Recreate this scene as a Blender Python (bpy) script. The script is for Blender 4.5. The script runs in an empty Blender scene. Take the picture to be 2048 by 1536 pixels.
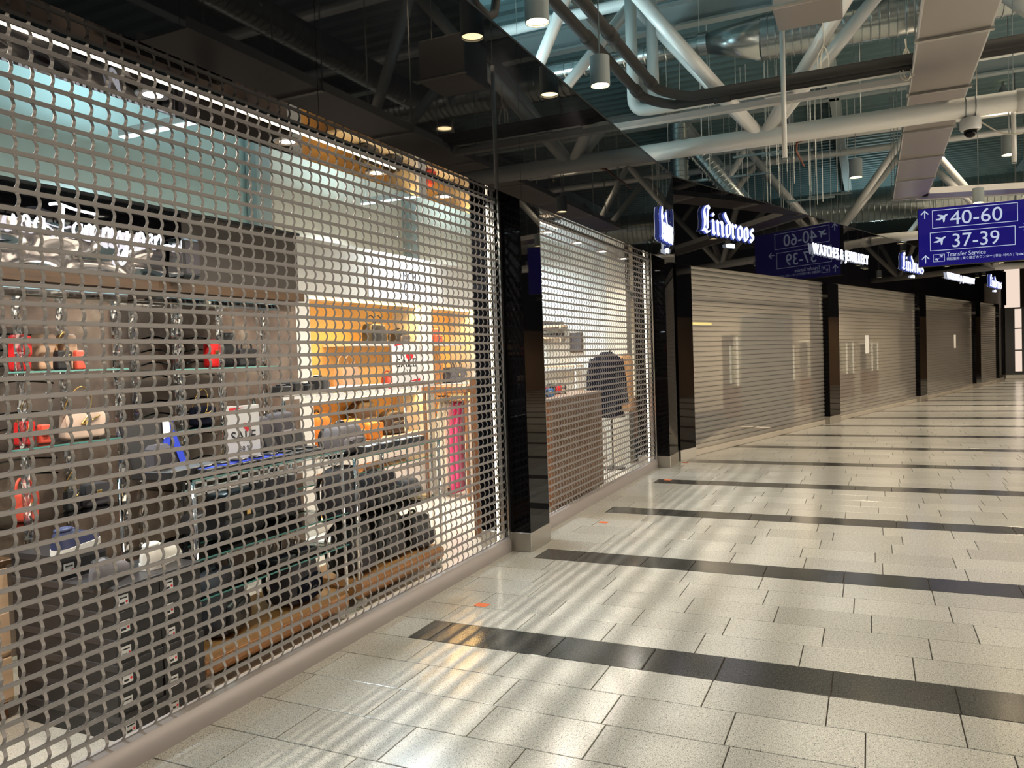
import bpy, math, random
from mathutils import Vector, Matrix
random.seed(7)
sc = bpy.context.scene
COL = sc.collection
PI = math.pi

# ------------------------------------------------------------------ camera
cam_d = bpy.data.cameras.new('camera')
cam = bpy.data.objects.new('camera', cam_d); COL.objects.link(cam)
cam_d.sensor_fit = 'HORIZONTAL'; cam_d.sensor_width = 36.0
cam_d.lens = 1560.0 / 2048.0 * 36.0
cam_d.clip_start = 0.05; cam_d.clip_end = 300
RX = (0.90793946, -0.0172362, -0.41874677)     # world X, Y, Z in camera axes (right, down, forward)
RY = (0.41766724, -0.04537332, 0.90746644)
RZ = (-0.0346412, -0.99882139, -0.03399723)
m = Matrix((( RX[0], -RX[1], -RX[2], 2.755),
            ( RY[0], -RY[1], -RY[2], 0.0),
            ( RZ[0], -RZ[1], -RZ[2], 1.6),
            (0, 0, 0, 1)))
cam.matrix_world = m
sc.camera = cam

# ------------------------------------------------------------------ world, view
w = bpy.data.worlds.new('world'); sc.world = w; w.use_nodes = True
bg = w.node_tree.nodes['Background']; bg.inputs[0].default_value = (0.55, 0.75, 0.85, 1); bg.inputs[1].default_value = 0.02
sc.view_settings.view_transform = 'Standard'; sc.view_settings.look = 'None'
sc.view_settings.exposure = 0.0; sc.view_settings.gamma = 1.0; sc.view_settings.use_curve_mapping = False
sc.cycles.max_bounces = 8; sc.cycles.transparent_max_bounces = 16
sc.cycles.glossy_bounces = 5; sc.cycles.diffuse_bounces = 4
sc.cycles.caustics_reflective = False; sc.cycles.caustics_refractive = False
sc.cycles.sample_clamp_indirect = 6.0

WARM = (1.0, 0.82, 0.60); WARMW = (1.0, 0.86, 0.68); COOL = (0.62, 0.92, 1.0); AMBER = (1.0, 0.60, 0.20)
def light(kind, name, loc, energy, color, rot=(0, 0, 0), size=0.1, size_y=None, spot=None, blend=0.6, spread=None):
    d = bpy.data.lights.new(name, kind); d.energy = energy; d.color = color
    if kind == 'AREA':
        d.shape = 'RECTANGLE' if size_y else 'SQUARE'; d.size = size
        if size_y: d.size_y = size_y
        if spread: d.spread = math.radians(spread)
    elif kind == 'SPOT':
        d.spot_size = math.radians(spot or 90); d.spot_blend = blend; d.shadow_soft_size = size
    else:
        d.shadow_soft_size = size
    o = bpy.data.objects.new(name, d); COL.objects.link(o); o.location = loc; o.rotation_euler = rot
    return o

# ------------------------------------------------------------------ materials
MATS = {}
def mat(name, color=(0.5, 0.5, 0.5), rough=0.5, metal=0.0, spec=0.5, emis=None, estr=1.0, ior=1.5, coat=0.0, alpha=1.0):
    if name in MATS: return MATS[name]
    M = bpy.data.materials.new(name); M.use_nodes = True; MATS[name] = M
    b = M.node_tree.nodes['Principled BSDF']
    b.inputs['Base Color'].default_value = (*color, 1); b.inputs['Roughness'].default_value = rough
    b.inputs['Metallic'].default_value = metal; b.inputs['IOR'].default_value = ior
    b.inputs['Specular IOR Level'].default_value = spec
    b.inputs['Coat Weight'].default_value = coat; b.inputs['Alpha'].default_value = alpha
    if emis:
        b.inputs['Emission Color'].default_value = (*emis, 1); b.inputs['Emission Strength'].default_value = estr
    return M
def N(M, t, **kw):
    n = M.node_tree.nodes.new(t)
    for k, v in kw.items(): setattr(n, k, v)
    return n
def L(M, a, b): M.node_tree.links.new(a, b)
def bs(M): return M.node_tree.nodes['Principled BSDF']
def ramp(M, fac, stops):
    r = N(M, 'ShaderNodeValToRGB'); e = r.color_ramp.elements
    e[0].position, e[0].color = stops[0][0], (*stops[0][1], 1)
    e[1].position, e[1].color = stops[-1][0], (*stops[-1][1], 1)
    for p, c in stops[1:-1]:
        x = e.new(p); x.color = (*c, 1)
    L(M, fac, r.inputs[0]); return r
def noise(M, scale, detail=3, rough=0.5, vec=None, mapscale=None):
    g = N(M, 'ShaderNodeNewGeometry'); src = g.outputs['Position'] if vec is None else vec
    if mapscale:
        mp = N(M, 'ShaderNodeMapping'); mp.inputs['Scale'].default_value = mapscale
        L(M, src, mp.inputs[0]); src = mp.outputs[0]
    n = N(M, 'ShaderNodeTexNoise'); n.inputs['Scale'].default_value = scale
    n.inputs['Detail'].default_value = detail; n.inputs['Roughness'].default_value = rough
    L(M, src, n.inputs['Vector']); return n
def granite(name, dark, mid, lite, rough=0.14, var=0.12):
    M = mat(name, mid, rough)
    n1 = noise(M, 210, 2, 0.6); n2 = noise(M, 70, 2, 0.5)
    mx = N(M, 'ShaderNodeMix'); mx.data_type = 'FLOAT'; mx.inputs[0].default_value = 0.22
    L(M, n1.outputs['Fac'], mx.inputs[2]); L(M, n2.outputs['Fac'], mx.inputs[3])
    r = ramp(M, mx.outputs[0], [(0.385, dark), (0.455, mid), (0.56, mid), (0.64, lite)])
    oi = N(M, 'ShaderNodeObjectInfo')
    mr = N(M, 'ShaderNodeMapRange'); mr.inputs[3].default_value = 1 - var; mr.inputs[4].default_value = 1 + var * 0.4
    L(M, oi.outputs['Random'], mr.inputs[0])
    mul = N(M, 'ShaderNodeMix'); mul.data_type = 'RGBA'; mul.blend_type = 'MULTIPLY'; mul.inputs[0].default_value = 1
    L(M, r.outputs[0], mul.inputs[6]); L(M, mr.outputs[0], mul.inputs[7])
    L(M, mul.outputs[2], bs(M).inputs['Base Color'])
    n3 = noise(M, 3.0, 3, 0.6)
    mr2 = N(M, 'ShaderNodeMapRange'); mr2.inputs[3].default_value = rough * 0.8; mr2.inputs[4].default_value = rough * 1.35
    L(M, n3.outputs['Fac'], mr2.inputs[0]); L(M, mr2.outputs[0], bs(M).inputs['Roughness'])
    return M
def wood(name, a, b, rough=0.35, axis=1, scale=2.2):
    M = mat(name, a, rough)
    ms = [14, 14, 14]; ms[axis] = 0.8
    n = noise(M, scale, 4, 0.6, mapscale=tuple(ms))
    r = ramp(M, n.outputs['Fac'], [(0.3, a), (0.7, b)])
    L(M, r.outputs[0], bs(M).inputs['Base Color']); return M
def glass(name, tint=(0.9, 0.97, 0.95), gloss=0.12):
    M = bpy.data.materials.new(name); M.use_nodes = True; MATS[name] = M
    nt = M.node_tree; nt.nodes.remove(nt.nodes['Principled BSDF'])
    t = N(M, 'ShaderNodeBsdfTransparent'); t.inputs[0].default_value = (*tint, 1)
    g = N(M, 'ShaderNodeBsdfGlossy'); g.inputs['Roughness'].default_value = 0.03
    fr = N(M, 'ShaderNodeFresnel'); fr.inputs[0].default_value = 1.5
    ad = N(M, 'ShaderNodeMath'); ad.operation = 'ADD'; ad.inputs[1].default_value = gloss; L(M, fr.outputs[0], ad.inputs[0])
    mx = N(M, 'ShaderNodeMixShader'); L(M, ad.outputs[0], mx.inputs[0]); L(M, t.outputs[0], mx.inputs[1]); L(M, g.outputs[0], mx.inputs[2])
    L(M, mx.outputs[0], nt.nodes['Material Output'].inputs[0]); return M
def emit(name, color, strength):
    return mat(name, (0.004, 0.004, 0.004), 0.5, 0, 0.12, emis=color, estr=strength)

granite('granite_light', (0.13, 0.132, 0.13), (0.52, 0.52, 0.49), (0.80, 0.80, 0.76), 0.17)
granite('granite_dark', (0.022, 0.023, 0.022), (0.066, 0.067, 0.064), (0.15, 0.15, 0.145), 0.16)
granite('granite_store', (0.40, 0.36, 0.31), (0.62, 0.57, 0.49), (0.78, 0.73, 0.65), 0.22)
mat('grout', (0.045, 0.042, 0.038), 0.85)
mat('grille_steel', (0.27, 0.257, 0.258), 0.42, 0.25)
mat('bar_alu', (0.36, 0.33, 0.33), 0.38, 0.25)
mat('black_glass', (0.003, 0.003, 0.004), 0.02, 0, 0.5, ior=1.26)
mat('black_trim', (0.01, 0.01, 0.012), 0.3)
mat('steel', (0.55, 0.54, 0.52), 0.28, 1.0)
mat('steel_skirting', (0.45, 0.43, 0.39), 0.32, 0.8)
mat('chrome', (0.82, 0.82, 0.84), 0.06, 1.0)
mat('galv', (0.50, 0.55, 0.55), 0.26, 0.9)
mat('truss_paint', (0.88, 0.87, 0.84), 0.34, 0.12)
mat('deck', (0.11, 0.185, 0.195), 0.55)
mat('beam_grey', (0.36, 0.42, 0.42), 0.5)
mat('tray_grey', (0.52, 0.51, 0.50), 0.4)
mat('panel_alu', (0.40, 0.37, 0.36), 0.38, 0.8)
mat('pipe_black', (0.012, 0.012, 0.012), 0.75)
mat('pipe_white', (0.70, 0.72, 0.70), 0.5)
mat('copper', (0.45, 0.16, 0.08), 0.35, 0.8)
mat('white_plastic', (0.72, 0.72, 0.72), 0.4)
mat('cord_white', (0.62, 0.58, 0.5), 0.6)
mat('lamp_grey', (0.26, 0.30, 0.31), 0.45)
mat('white_wall', (0.66, 0.67, 0.65), 0.6)
mat('teal_wall', (0.56, 0.73, 0.73), 0.6)  # white wall with cool light painted into its base colour
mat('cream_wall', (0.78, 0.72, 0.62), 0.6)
mat('white_lacquer', (0.80, 0.78, 0.73), 0.3)
mat('amber_panel', (0.85, 0.50, 0.16), 0.55)
mat('black_leather', (0.020, 0.020, 0.022), 0.35)
mat('charcoal_cloth', (0.075, 0.070, 0.080), 0.85, 0, 0.15)
mat('navy_cloth', (0.008, 0.009, 0.018), 0.9, 0, 0.08)
mat('grey_cloth', (0.15, 0.14, 0.15), 0.85, 0, 0.15)
mat('red_leather', (0.65, 0.02, 0.02), 0.35)
mat('coral', (0.75, 0.10, 0.06), 0.45)
mat('beige_leather', (0.62, 0.40, 0.26), 0.45)
mat('cream_leather', (0.78, 0.58, 0.46), 0.4)
mat('tan_leather', (0.52, 0.22, 0.06), 0.5)
mat('cognac', (0.62, 0.20, 0.02), 0.5)
mat('dark_brown', (0.05, 0.03, 0.018), 0.5)
mat('gold', (0.85, 0.58, 0.22), 0.2, 1.0)
mat('box_black', (0.018, 0.017, 0.018), 0.5)
mat('box_lid', (0.035, 0.033, 0.036), 0.32)
mat('paper', (0.85, 0.85, 0.85), 0.6)
mat('ink', (0.015, 0.015, 0.02), 0.6)
mat('sale_red', (0.80, 0.03, 0.04), 0.5)
mat('blue_satin', (0.02, 0.05, 0.55), 0.35)
mat('pink_cloth', (0.80, 0.10, 0.28), 0.8)
mat('plum_cloth', (0.25, 0.06, 0.10), 0.8)
mat('white_cloth', (0.78, 0.76, 0.70), 0.85)
mat('orange_tape', (0.75, 0.16, 0.04), 0.6)
mat('sole_white', (0.82, 0.80, 0.76), 0.5)
mat('shoe_navy', (0.03, 0.04, 0.11), 0.4)
mat('shoe_white', (0.82, 0.78, 0.72), 0.45)
mat('shoe_black', (0.02, 0.02, 0.02), 0.4)
wood('wood_plinth', (0.26, 0.11, 0.035), (0.40, 0.19, 0.07), 0.35, 1)
wood('wood_header', (0.055, 0.028, 0.012), (0.10, 0.055, 0.025), 0.4, 1)
wood('wood_brown', (0.13, 0.05, 0.02), (0.26, 0.11, 0.045), 0.4, 2)
wood('wood_back', (0.15, 0.085, 0.05), (0.23, 0.14, 0.085), 0.45, 2, 3.0)
wood('wood_light', (0.62, 0.42, 0.26), (0.74, 0.53, 0.36), 0.4, 1)
wood('wood_slat', (0.36, 0.22, 0.12), (0.50, 0.33, 0.20), 0.5, 2, 3.0)
M = mat('marble_brown', (0.14, 0.10, 0.08), 0.25)
n = noise(M, 2.4, 8, 0.65); r = ramp(M, n.outputs['Fac'], [(0.30, (0.05, 0.035, 0.025)), (0.50, (0.14, 0.10, 0.08)), (0.62, (0.20, 0.15, 0.115)), (0.70, (0.30, 0.25, 0.20))])
L(M, r.outputs[0], bs(M).inputs['Base Color'])
M = mat('leopard', (0.40, 0.20, 0.08), 0.8)
n = N(M, 'ShaderNodeTexVoronoi'); n.inputs['Scale'].default_value = 26
r = ramp(M, n.outputs['Distance'], [(0.25, (0.02, 0.015, 0.01)), (0.42, (0.42, 0.22, 0.09))]); L(M, r.outputs[0], bs(M).inputs['Base Color'])
M = mat('studded', (0.6, 0.2, 0.03), 0.5)
n = N(M, 'ShaderNodeTexVoronoi'); n.inputs['Scale'].default_value = 42
r = ramp(M, n.outputs['Distance'], [(0.16, (0.10, 0.03, 0.01)), (0.26, (0.62, 0.21, 0.03))]); L(M, r.outputs[0], bs(M).inputs['Base Color'])
glass('clear_glass', (0.93, 0.98, 0.97), 0.02)
glass('acrylic', (0.90, 0.93, 0.94), 0.22)
mat('glass_edge', (0.10, 0.30, 0.27), 0.15); mat('brown_panel', (0.045, 0.036, 0.03), 0.4); mat('sign_chrome', (0.42, 0.40, 0.40), 0.10, 1.0)
# micro-perforated shutter slat: metal with fine see-through holes
M = mat('perforated', (0.40, 0.38, 0.36), 0.32, 0.45)
nt = M.node_tree
tr = N(M, 'ShaderNodeBsdfTransparent'); mx = N(M, 'ShaderNodeMixShader'); mx.inputs[0].default_value = 0.38
L(M, bs(M).outputs[0], mx.inputs[1]); L(M, tr.outputs[0], mx.inputs[2]); L(M, mx.outputs[0], nt.nodes['Material Output'].inputs[0])
mat('shutter_bar', (0.50, 0.46, 0.40), 0.35, 0.4)
emit('lamp_warm', (1.0, 0.72, 0.38), 22); emit('lamp_white', (1.0, 0.93, 0.82), 18)
emit('led_strip', (1.0, 0.88, 0.66), 3.5); emit('led_cool', (0.75, 0.95, 1.0), 2.2)
emit('letter_white', (0.80, 0.84, 1.0), 1.9); emit('letter_blue', (0.16, 0.22, 0.9), 0.55)
emit('neon', (0.93, 0.93, 1.0), 2.4)
emit('sign_blue', (0.0075, 0.0045, 0.135), 1.0); emit('sign_white', (0.50, 0.57, 0.72), 1.0)
emit('amber_led', (1.0, 0.70, 0.30), 6.0); emit('panel_lit', (1.0, 0.80, 0.66), 0.9); emit('window_lit', (1.0, 0.86, 0.68), 5.5)  # the last one is an added fill glow for the opposite wall
emit('case_lit', (1.0, 0.86, 0.60), 0.9); emit('yellow_line', (1.0, 0.80, 0.20), 2.0)

# ------------------------------------------------------------------ mesh helpers
class MB:
    def __init__(s): s.v = []; s.f = []
    def add(s, vs, fs):
        o = len(s.v); s.v += [tuple(v) for v in vs]; s.f += [tuple(i + o for i in f) for f in fs]; return s
    def box(s, x0, x1, y0, y1, z0, z1):
        return s.add([(x0, y0, z0), (x1, y0, z0), (x1, y1, z0), (x0, y1, z0), (x0, y0, z1), (x1, y0, z1), (x1, y1, z1), (x0, y1, z1)],
                     [(0, 3, 2, 1), (4, 5, 6, 7), (0, 1, 5, 4), (1, 2, 6, 5), (2, 3, 7, 6), (3, 0, 4, 7)])
    def cbox(s, c, d): return s.box(c[0]-d[0]/2, c[0]+d[0]/2, c[1]-d[1]/2, c[1]+d[1]/2, c[2]-d[2]/2, c[2]+d[2]/2)
    def bbox(s, x0, x1, y0, y1, z0, z1, b=0.01):
        """box with chamfered edges"""
        xs = (x0, x0 + b, x1 - b, x1); ys = (y0, y0 + b, y1 - b, y1); zs = (z0, z0 + b, z1 - b, z1)
        idx = {}; vs = []; fs = []
        def V(i, j, k):
            if (i, j, k) not in idx: idx[(i, j, k)] = len(vs); vs.append((xs[i], ys[j], zs[k]))
            return idx[(i, j, k)]
        fs.append((V(1,1,0), V(1,2,0), V(2,2,0), V(2,1,0))); fs.append((V(1,1,3), V(2,1,3), V(2,2,3), V(1,2,3)))
        fs.append((V(1,0,1), V(2,0,1), V(2,0,2), V(1,0,2))); fs.append((V(1,3,1), V(1,3,2), V(2,3,2), V(2,3,1)))
        fs.append((V(0,1,1), V(0,1,2), V(0,2,2), V(0,2,1))); fs.append((V(3,1,1), V(3,2,1), V(3,2,2), V(3,1,2)))
        for k, kk in ((0, 1), (3, 2)):
            fs.append((V(1,1,k), V(2,1,k), V(2,0,kk), V(1,0,kk))); fs.append((V(1,2,k), V(2,2,k), V(2,3,kk), V(1,3,kk)))
            fs.append((V(1,1,k), V(1,2,k), V(0,2,kk), V(0,1,kk))); fs.append((V(2,1,k), V(2,2,k), V(3,2,kk), V(3,1,kk)))
        fs.append((V(1,0,1), V(1,0,2), V(0,1,2), V(0,1,1))); fs.append((V(2,0,1), V(2,0,2), V(3,1,2), V(3,1,1)))
        fs.append((V(1,3,1), V(1,3,2), V(0,2,2), V(0,2,1))); fs.append((V(2,3,1), V(2,3,2), V(3,2,2), V(3,2,1)))
        for i, ii in ((1, 0), (2, 3)):
            for j, jj in ((1, 0), (2, 3)):
                for k, kk in ((1, 0), (2, 3)):
                    fs.append((V(i, j, kk), V(i, jj, k), V(ii, j, k)))
        return s.add(vs, fs)
    def cyl(s, p, q, r, n=12, r2=None, caps=True):
        p = Vector(p); q = Vector(q); a = (q - p).normalized(); r2 = r if r2 is None else r2
        t = Vector((0, 0, 1)) if abs(a.z) < 0.9 else Vector((1, 0, 0)); u = a.cross(t).normalized(); v = a.cross(u)
        vs = []
        for k in range(n):
            c, d = math.cos(2*PI*k/n), math.sin(2*PI*k/n); vs.append(p + (u*c + v*d)*r)
        for k in range(n):
            c, d = math.cos(2*PI*k/n), math.sin(2*PI*k/n); vs.append(q + (u*c + v*d)*r2)
        fs = [(k, (k+1) % n, n + (k+1) % n, n + k) for k in range(n)]
        if caps: fs += [tuple(range(n))[::-1], tuple(range(n, 2*n))]
        return s.add(vs, fs)
    def tube(s, path, r, n=8, closed=False):
        P = [Vector(p) for p in path]; m_ = len(P); vs = []; fs = []; ref = None
        for i in range(m_):
            if closed: a = P[(i+1) % m_] - P[i-1]
            else: a = P[min(i+1, m_-1)] - P[max(i-1, 0)]
            if a.length < 1e-9: a = Vector((0, 0, 1))
            a.normalize()
            if ref is None:
                t = Vector((0, 0, 1)) if abs(a.z) < 0.9 else Vector((1, 0, 0)); ref = a.cross(t).normalized()
            u = (ref - a * ref.dot(a))
            if u.length < 1e-6: u = a.orthogonal()
            u.normalize(); ref = u; v = a.cross(u)
            rr = r[i] if isinstance(r, (list, tuple)) else r
            for k in range(n):
                vs.append(P[i] + (u*math.cos(2*PI*k/n) + v*math.sin(2*PI*k/n))*rr)
        for i in range(m_ if closed else m_-1):
            j = (i+1) % m_
            for k in range(n): fs.append((i*n+k, i*n+(k+1) % n, j*n+(k+1) % n, j*n+k))
        if not closed: fs += [tuple(range(n))[::-1], tuple(range((m_-1)*n, m_*n))]
        return s.add(vs, fs)
    def lathe(s, prof, n=20, c=(0, 0, 0), caps=True):
        vs = []; fs = []; m_ = len(prof)
        for r, z in prof:
            for k in range(n): vs.append((c[0] + r*math.cos(2*PI*k/n), c[1] + r*math.sin(2*PI*k/n), c[2] + z))
        for i in range(m_-1):
            for k in range(n): fs.append((i*n+k, i*n+(k+1) % n, (i+1)*n+(k+1) % n, (i+1)*n+k))
        if caps: fs += [tuple(range(n))[::-1], tuple(range((m_-1)*n, m_*n))]
        return s.add(vs, fs)
    def prism(s, poly, a, b, axis=2):
        """extrude a 2D polygon from a to b along axis (0:x -> poly is (y,z); 1:y -> (x,z); 2:z -> (x,y))"""
        def P(p, t): return {0: (t, p[0], p[1]), 1: (p[0], t, p[1]), 2: (p[0], p[1], t)}[axis]
        n = len(poly); vs = [P(p, a) for p in poly] + [P(p, b) for p in poly]
        fs = [(k, (k+1) % n, n+(k+1) % n, n+k) for k in range(n)] + [tuple(range(n))[::-1], tuple(range(n, 2*n))]
        return s.add(vs, fs)
    def soft(s, w, d, h, e=0.45, top=1.0, n=24, k=12, c=(0, 0, 0), front=0.0):
        """superellipsoid sack: w along y, d along x, h along z (base at 0), top = taper of the top"""
        sg = lambda t, p: math.copysign(abs(t)**p, t)
        vs = []; fs = []
        for i in range(k+1):
            ph = -PI/2 + PI*i/k
            for j in range(n):
                th = 2*PI*j/n
                z = (sg(math.sin(ph), e) + 1)/2; tp = 1 + (top-1)*z
                cx = sg(math.cos(ph), e)
                x = cx*sg(math.cos(th), e)*d/2*tp; y = cx*sg(math.sin(th), e)*w/2*tp
                if x > 0: x += front*math.sin(PI*min(1, z*1.2))*cx
                vs.append((c[0]+x, c[1]+y, c[2]+z*h))
        for i in range(k):
            for j in range(n): fs.append((i*n+j, i*n+(j+1) % n, (i+1)*n+(j+1) % n, (i+1)*n+j))
        return s.add(vs, fs)
    def mesh(s, name, material=None, origin=(0, 0, 0), smooth=False):
        me = bpy.data.meshes.new(name)
        me.from_pydata([(v[0]-origin[0], v[1]-origin[1], v[2]-origin[2]) for v in s.v], [], s.f)
        if material: me.materials.append(MATS[material])
        if smooth:
            me.polygons.foreach_set('use_smooth', [True]*len(me.polygons))
        me.validate(); me.update(); return me
    def build(s, name, material, parent=None, origin=(0, 0, 0), smooth=False, world=False, auto=None):
        """world=True: vertices are world coordinates; the parent's location is taken off"""
        if world and parent is not None: origin = tuple(parent.location)
        me = s.mesh(name, material, origin, smooth or bool(auto))
        o = bpy.data.objects.new(name, me); COL.objects.link(o)
        if auto:
            me.set_sharp_from_angle(angle=math.radians(auto))
        if parent is not None: o.parent = parent
        else: o.location = origin
        return o
def link(name, me, parent=None, loc=(0, 0, 0), rot=(0, 0, 0)):
    o = bpy.data.objects.new(name, me); COL.objects.link(o); o.location = loc; o.rotation_euler = rot
    if parent is not None: o.parent = parent
    return o
def tag(o, label, cat, group=None):
    o['label'] = label; o['category'] = cat
    if group: o['group'] = group
    return o
def thing(name, label, cat, loc=(0, 0, 0), rz=0.0, group=None):
    o = bpy.data.objects.new(name, None); COL.objects.link(o); o.empty_display_size = 0.1
    o.location = loc; o.rotation_euler = (0, 0, rz)
    return tag(o, label, cat, group)
def struct(o): o['kind'] = 'structure'; return o
def dup(root, loc, rz=None, label=None, group=None, scale=None):
    def cp(o, par):
        c = o.copy(); COL.objects.link(c); c.parent = par
        for ch in KIDS.get(o.name, [x for x in o.children]): cp(ch, c)
        return c
    r_ = cp(root, None); r_.location = loc
    if rz is not None: r_.rotation_euler = (0, 0, rz)
    if label: r_['label'] = label
    if group: r_['group'] = group
    if scale: r_.scale = scale
    return r_
KIDS = {}
def smooth_path(pts, k=4, closed=False):
    P = [Vector(p) for p in pts]; out = []; n = len(P)
    rng = range(n if closed else n-1)
    for i in rng:
        p0 = P[i-1] if (i > 0 or closed) else P[0]; p1 = P[i]; p2 = P[(i+1) % n]; p3 = P[(i+2) % n] if (i+2 < n or closed) else P[-1]
        for j in range(k):
            t = j/k
            out.append(0.5*((2*p1) + (p2-p0)*t + (2*p0-5*p1+4*p2-p3)*t*t + (3*p1-p0-3*p2+p3)*t**3))
    if not closed: out.append(P[-1])
    return out
def text(s_, size, material, parent, loc, rot, name='lettering', extrude=0.002, align='LEFT', offset=0.0, sx=1.0, spacing=1.0):
    cu = bpy.data.curves.new(name, 'FONT'); cu.body = s_; cu.size = size; cu.extrude = extrude; cu.align_x = align
    cu.offset = offset; cu.space_character = spacing; cu.resolution_u = 4
    tmp = bpy.data.objects.new('tmp_text', cu); COL.objects.link(tmp)
    dg = bpy.context.evaluated_depsgraph_get()
    me = bpy.data.meshes.new_from_object(tmp.evaluated_get(dg)); me.name = name
    bpy.data.objects.remove(tmp); bpy.data.curves.remove(cu)
    me.materials.clear(); me.materials.append(MATS[material])
    if sx != 1.0: me.transform(Matrix.Diagonal((sx, 1, 1, 1)))
    return link(name, me, parent, loc, rot)
R90 = PI/2
FACE_X = (R90, 0, R90)      # lettering that faces +X, reads along +Y
FACE_NY = (R90, 0, 0)       # lettering that faces -Y, reads along +X

# ================================================================== LIGHTS THAT FILL LARGE SPACES
# added upward fill, standing in for cool shop light spilling onto the roof deck
for yy in (1.0, 5.0, 9.0):
    light('AREA', 'shop_roof_uplight', (-2.6, yy, 4.6), 150, COOL, (PI, 0, 0), 0.25, 2.4)
light('AREA', 'hall_roof_uplight', (3.0, 30.5, 4.9), 90, (0.75, 0.95, 0.95), (PI, 0, 0), 0.3, 6)  # two added unseen fill lights that brighten the hall roof deck
light('AREA', 'hall_roof_uplight', (9.0, 10.0, 4.6), 110, (0.9, 0.95, 0.9), (PI, 0, 0), 0.3, 8)

# ================================================================== FLOOR
PY = 0.31; TX = 0.522
floor = struct(MB().box(-0.02, 16, -4, 60, -0.10, -0.006).build('floor', 'grout'))
def tile_mesh(w_, name, material):
    b = 0.0018; g = 0.0026
    mb = MB(); x0, x1, y0, y1 = g, w_-g, g, PY-g
    mb.add([(x0, y0, -0.02), (x1, y0, -0.02), (x1, y1, -0.02), (x0, y1, -0.02),
            (x0, y0, -b), (x1, y0, -b), (x1, y1, -b), (x0, y1, -b),
            (x0+b, y0+b, 0), (x1-b, y0+b, 0), (x1-b, y1-b, 0), (x0+b, y1-b, 0)],
           [(0, 1, 5, 4), (1, 2, 6, 5), (2, 3, 7, 6), (3, 0, 4, 7), (4, 5, 9, 8), (5, 6, 10, 9), (6, 7, 11, 10), (7, 4, 8, 11), (8, 9, 10, 11)])
    return mb, mb.mesh(name, material)
BAND0 = 3.785; XB = 0.285
lights_t, darks_t = [], []
for row in range(-22, 135):
    y = BAND0 + row*PY
    if y < -3 or y > 45: continue
    dark = (row % 6 == 0)
    off = {0: 0.21, 1: 0.31, 2: 0.40, 3: 0.12, 4: 0.02, 5: 0.465}[row % 6]
    rr = random.Random(row*13 + 5); 
    if row > 3: off = rr.random()*TX
    if row == -2: off = 0.097
    x = -TX + off - (0 if off > 0.05 else 0)
    while x < 13:
        x1 = x + TX
        if dark:
            wv = TX*rr.choice((1, 1, 1.4, 0.7))
            x1 = x + wv
            segs = []
            if x < XB < x1: segs = [(max(x, 0.0), XB, False), (XB, x1, True)]
            elif x1 <= XB: segs = [(max(x, 0.0), x1, False)]
            else: segs = [(x, x1, True)]
        else: segs = [(max(x, 0.0), x1, False)]
        for a, b_, dk in segs:
            if b_ - a > 0.03: (darks_t if dk else lights_t).append((a, b_, y))
        x = x1
cache = {}
def put_tiles(lst, material, nm, keep):
    def vis(t):
        p = Vector(((t[0]+t[1])/2, t[2]+PY/2, 0)); d = p - Vector((2.755, 0, 1.6))
        ax = Vector((-RX[2], 0, 0)); f = d.x*RX[2] + d.y*RY[2] + d.z*RZ[2]
        if f < 0.3: return 1e9
        px = (d.x*RX[0] + d.y*RY[0] + d.z*RZ[0])/f*1560; py = (d.x*RX[1] + d.y*RY[1] + d.z*RZ[1])/f*1560
        if abs(px) > 1150 or abs(py) > 900: return 1e8 + d.length
        return d.length
    lst = sorted(lst, key=vis); rest = MB()
    for i, (a, b_, y) in enumerate(lst):
        wv = round(b_-a, 3)
        if wv not in cache or material not in cache[wv]:
            cache.setdefault(wv, {})[material] = tile_mesh(wv, nm, material)
        mb, me = cache[wv][material]
        if i < keep:
            link(nm, me, floor, (a, y, 0))
        else:
            rest.add([(v[0]+a, v[1]+y, v[2]) for v in mb.v], mb.f)
    o = rest.build(nm + '_field', material, floor); o['kind'] = 'stuff'
put_tiles(lights_t, 'granite_light', 'floor_tile', 300)
put_tiles(darks_t, 'granite_dark', 'band_tile', 120)
struct(MB().box(-7, -0.02, -4, 11.2, -0.10, -0.001).build('floor_store', 'granite_store'))

# orange tape marks on the floor
for p, lb in (((0.428, 4.452), 'small orange tape mark on the floor before the nearest dark band'),
              ((0.413, 7.044), 'small orange tape mark on the floor in front of the narrower grille'),
              ((0.413, 9.621), 'small orange tape mark lying on a dark floor band'),
              ((0.30, 11.20), 'small orange tape mark by the corner pillar')):
    tag(MB().prism([(-.045, -.03), (.04, -.035), (.05, .03), (-.04, .035)], 0.0005, 0.0016).build('floor_tape', 'orange_tape'), lb, 'tape', 'orange floor tape marks').location = (p[0], p[1], 0)

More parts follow.
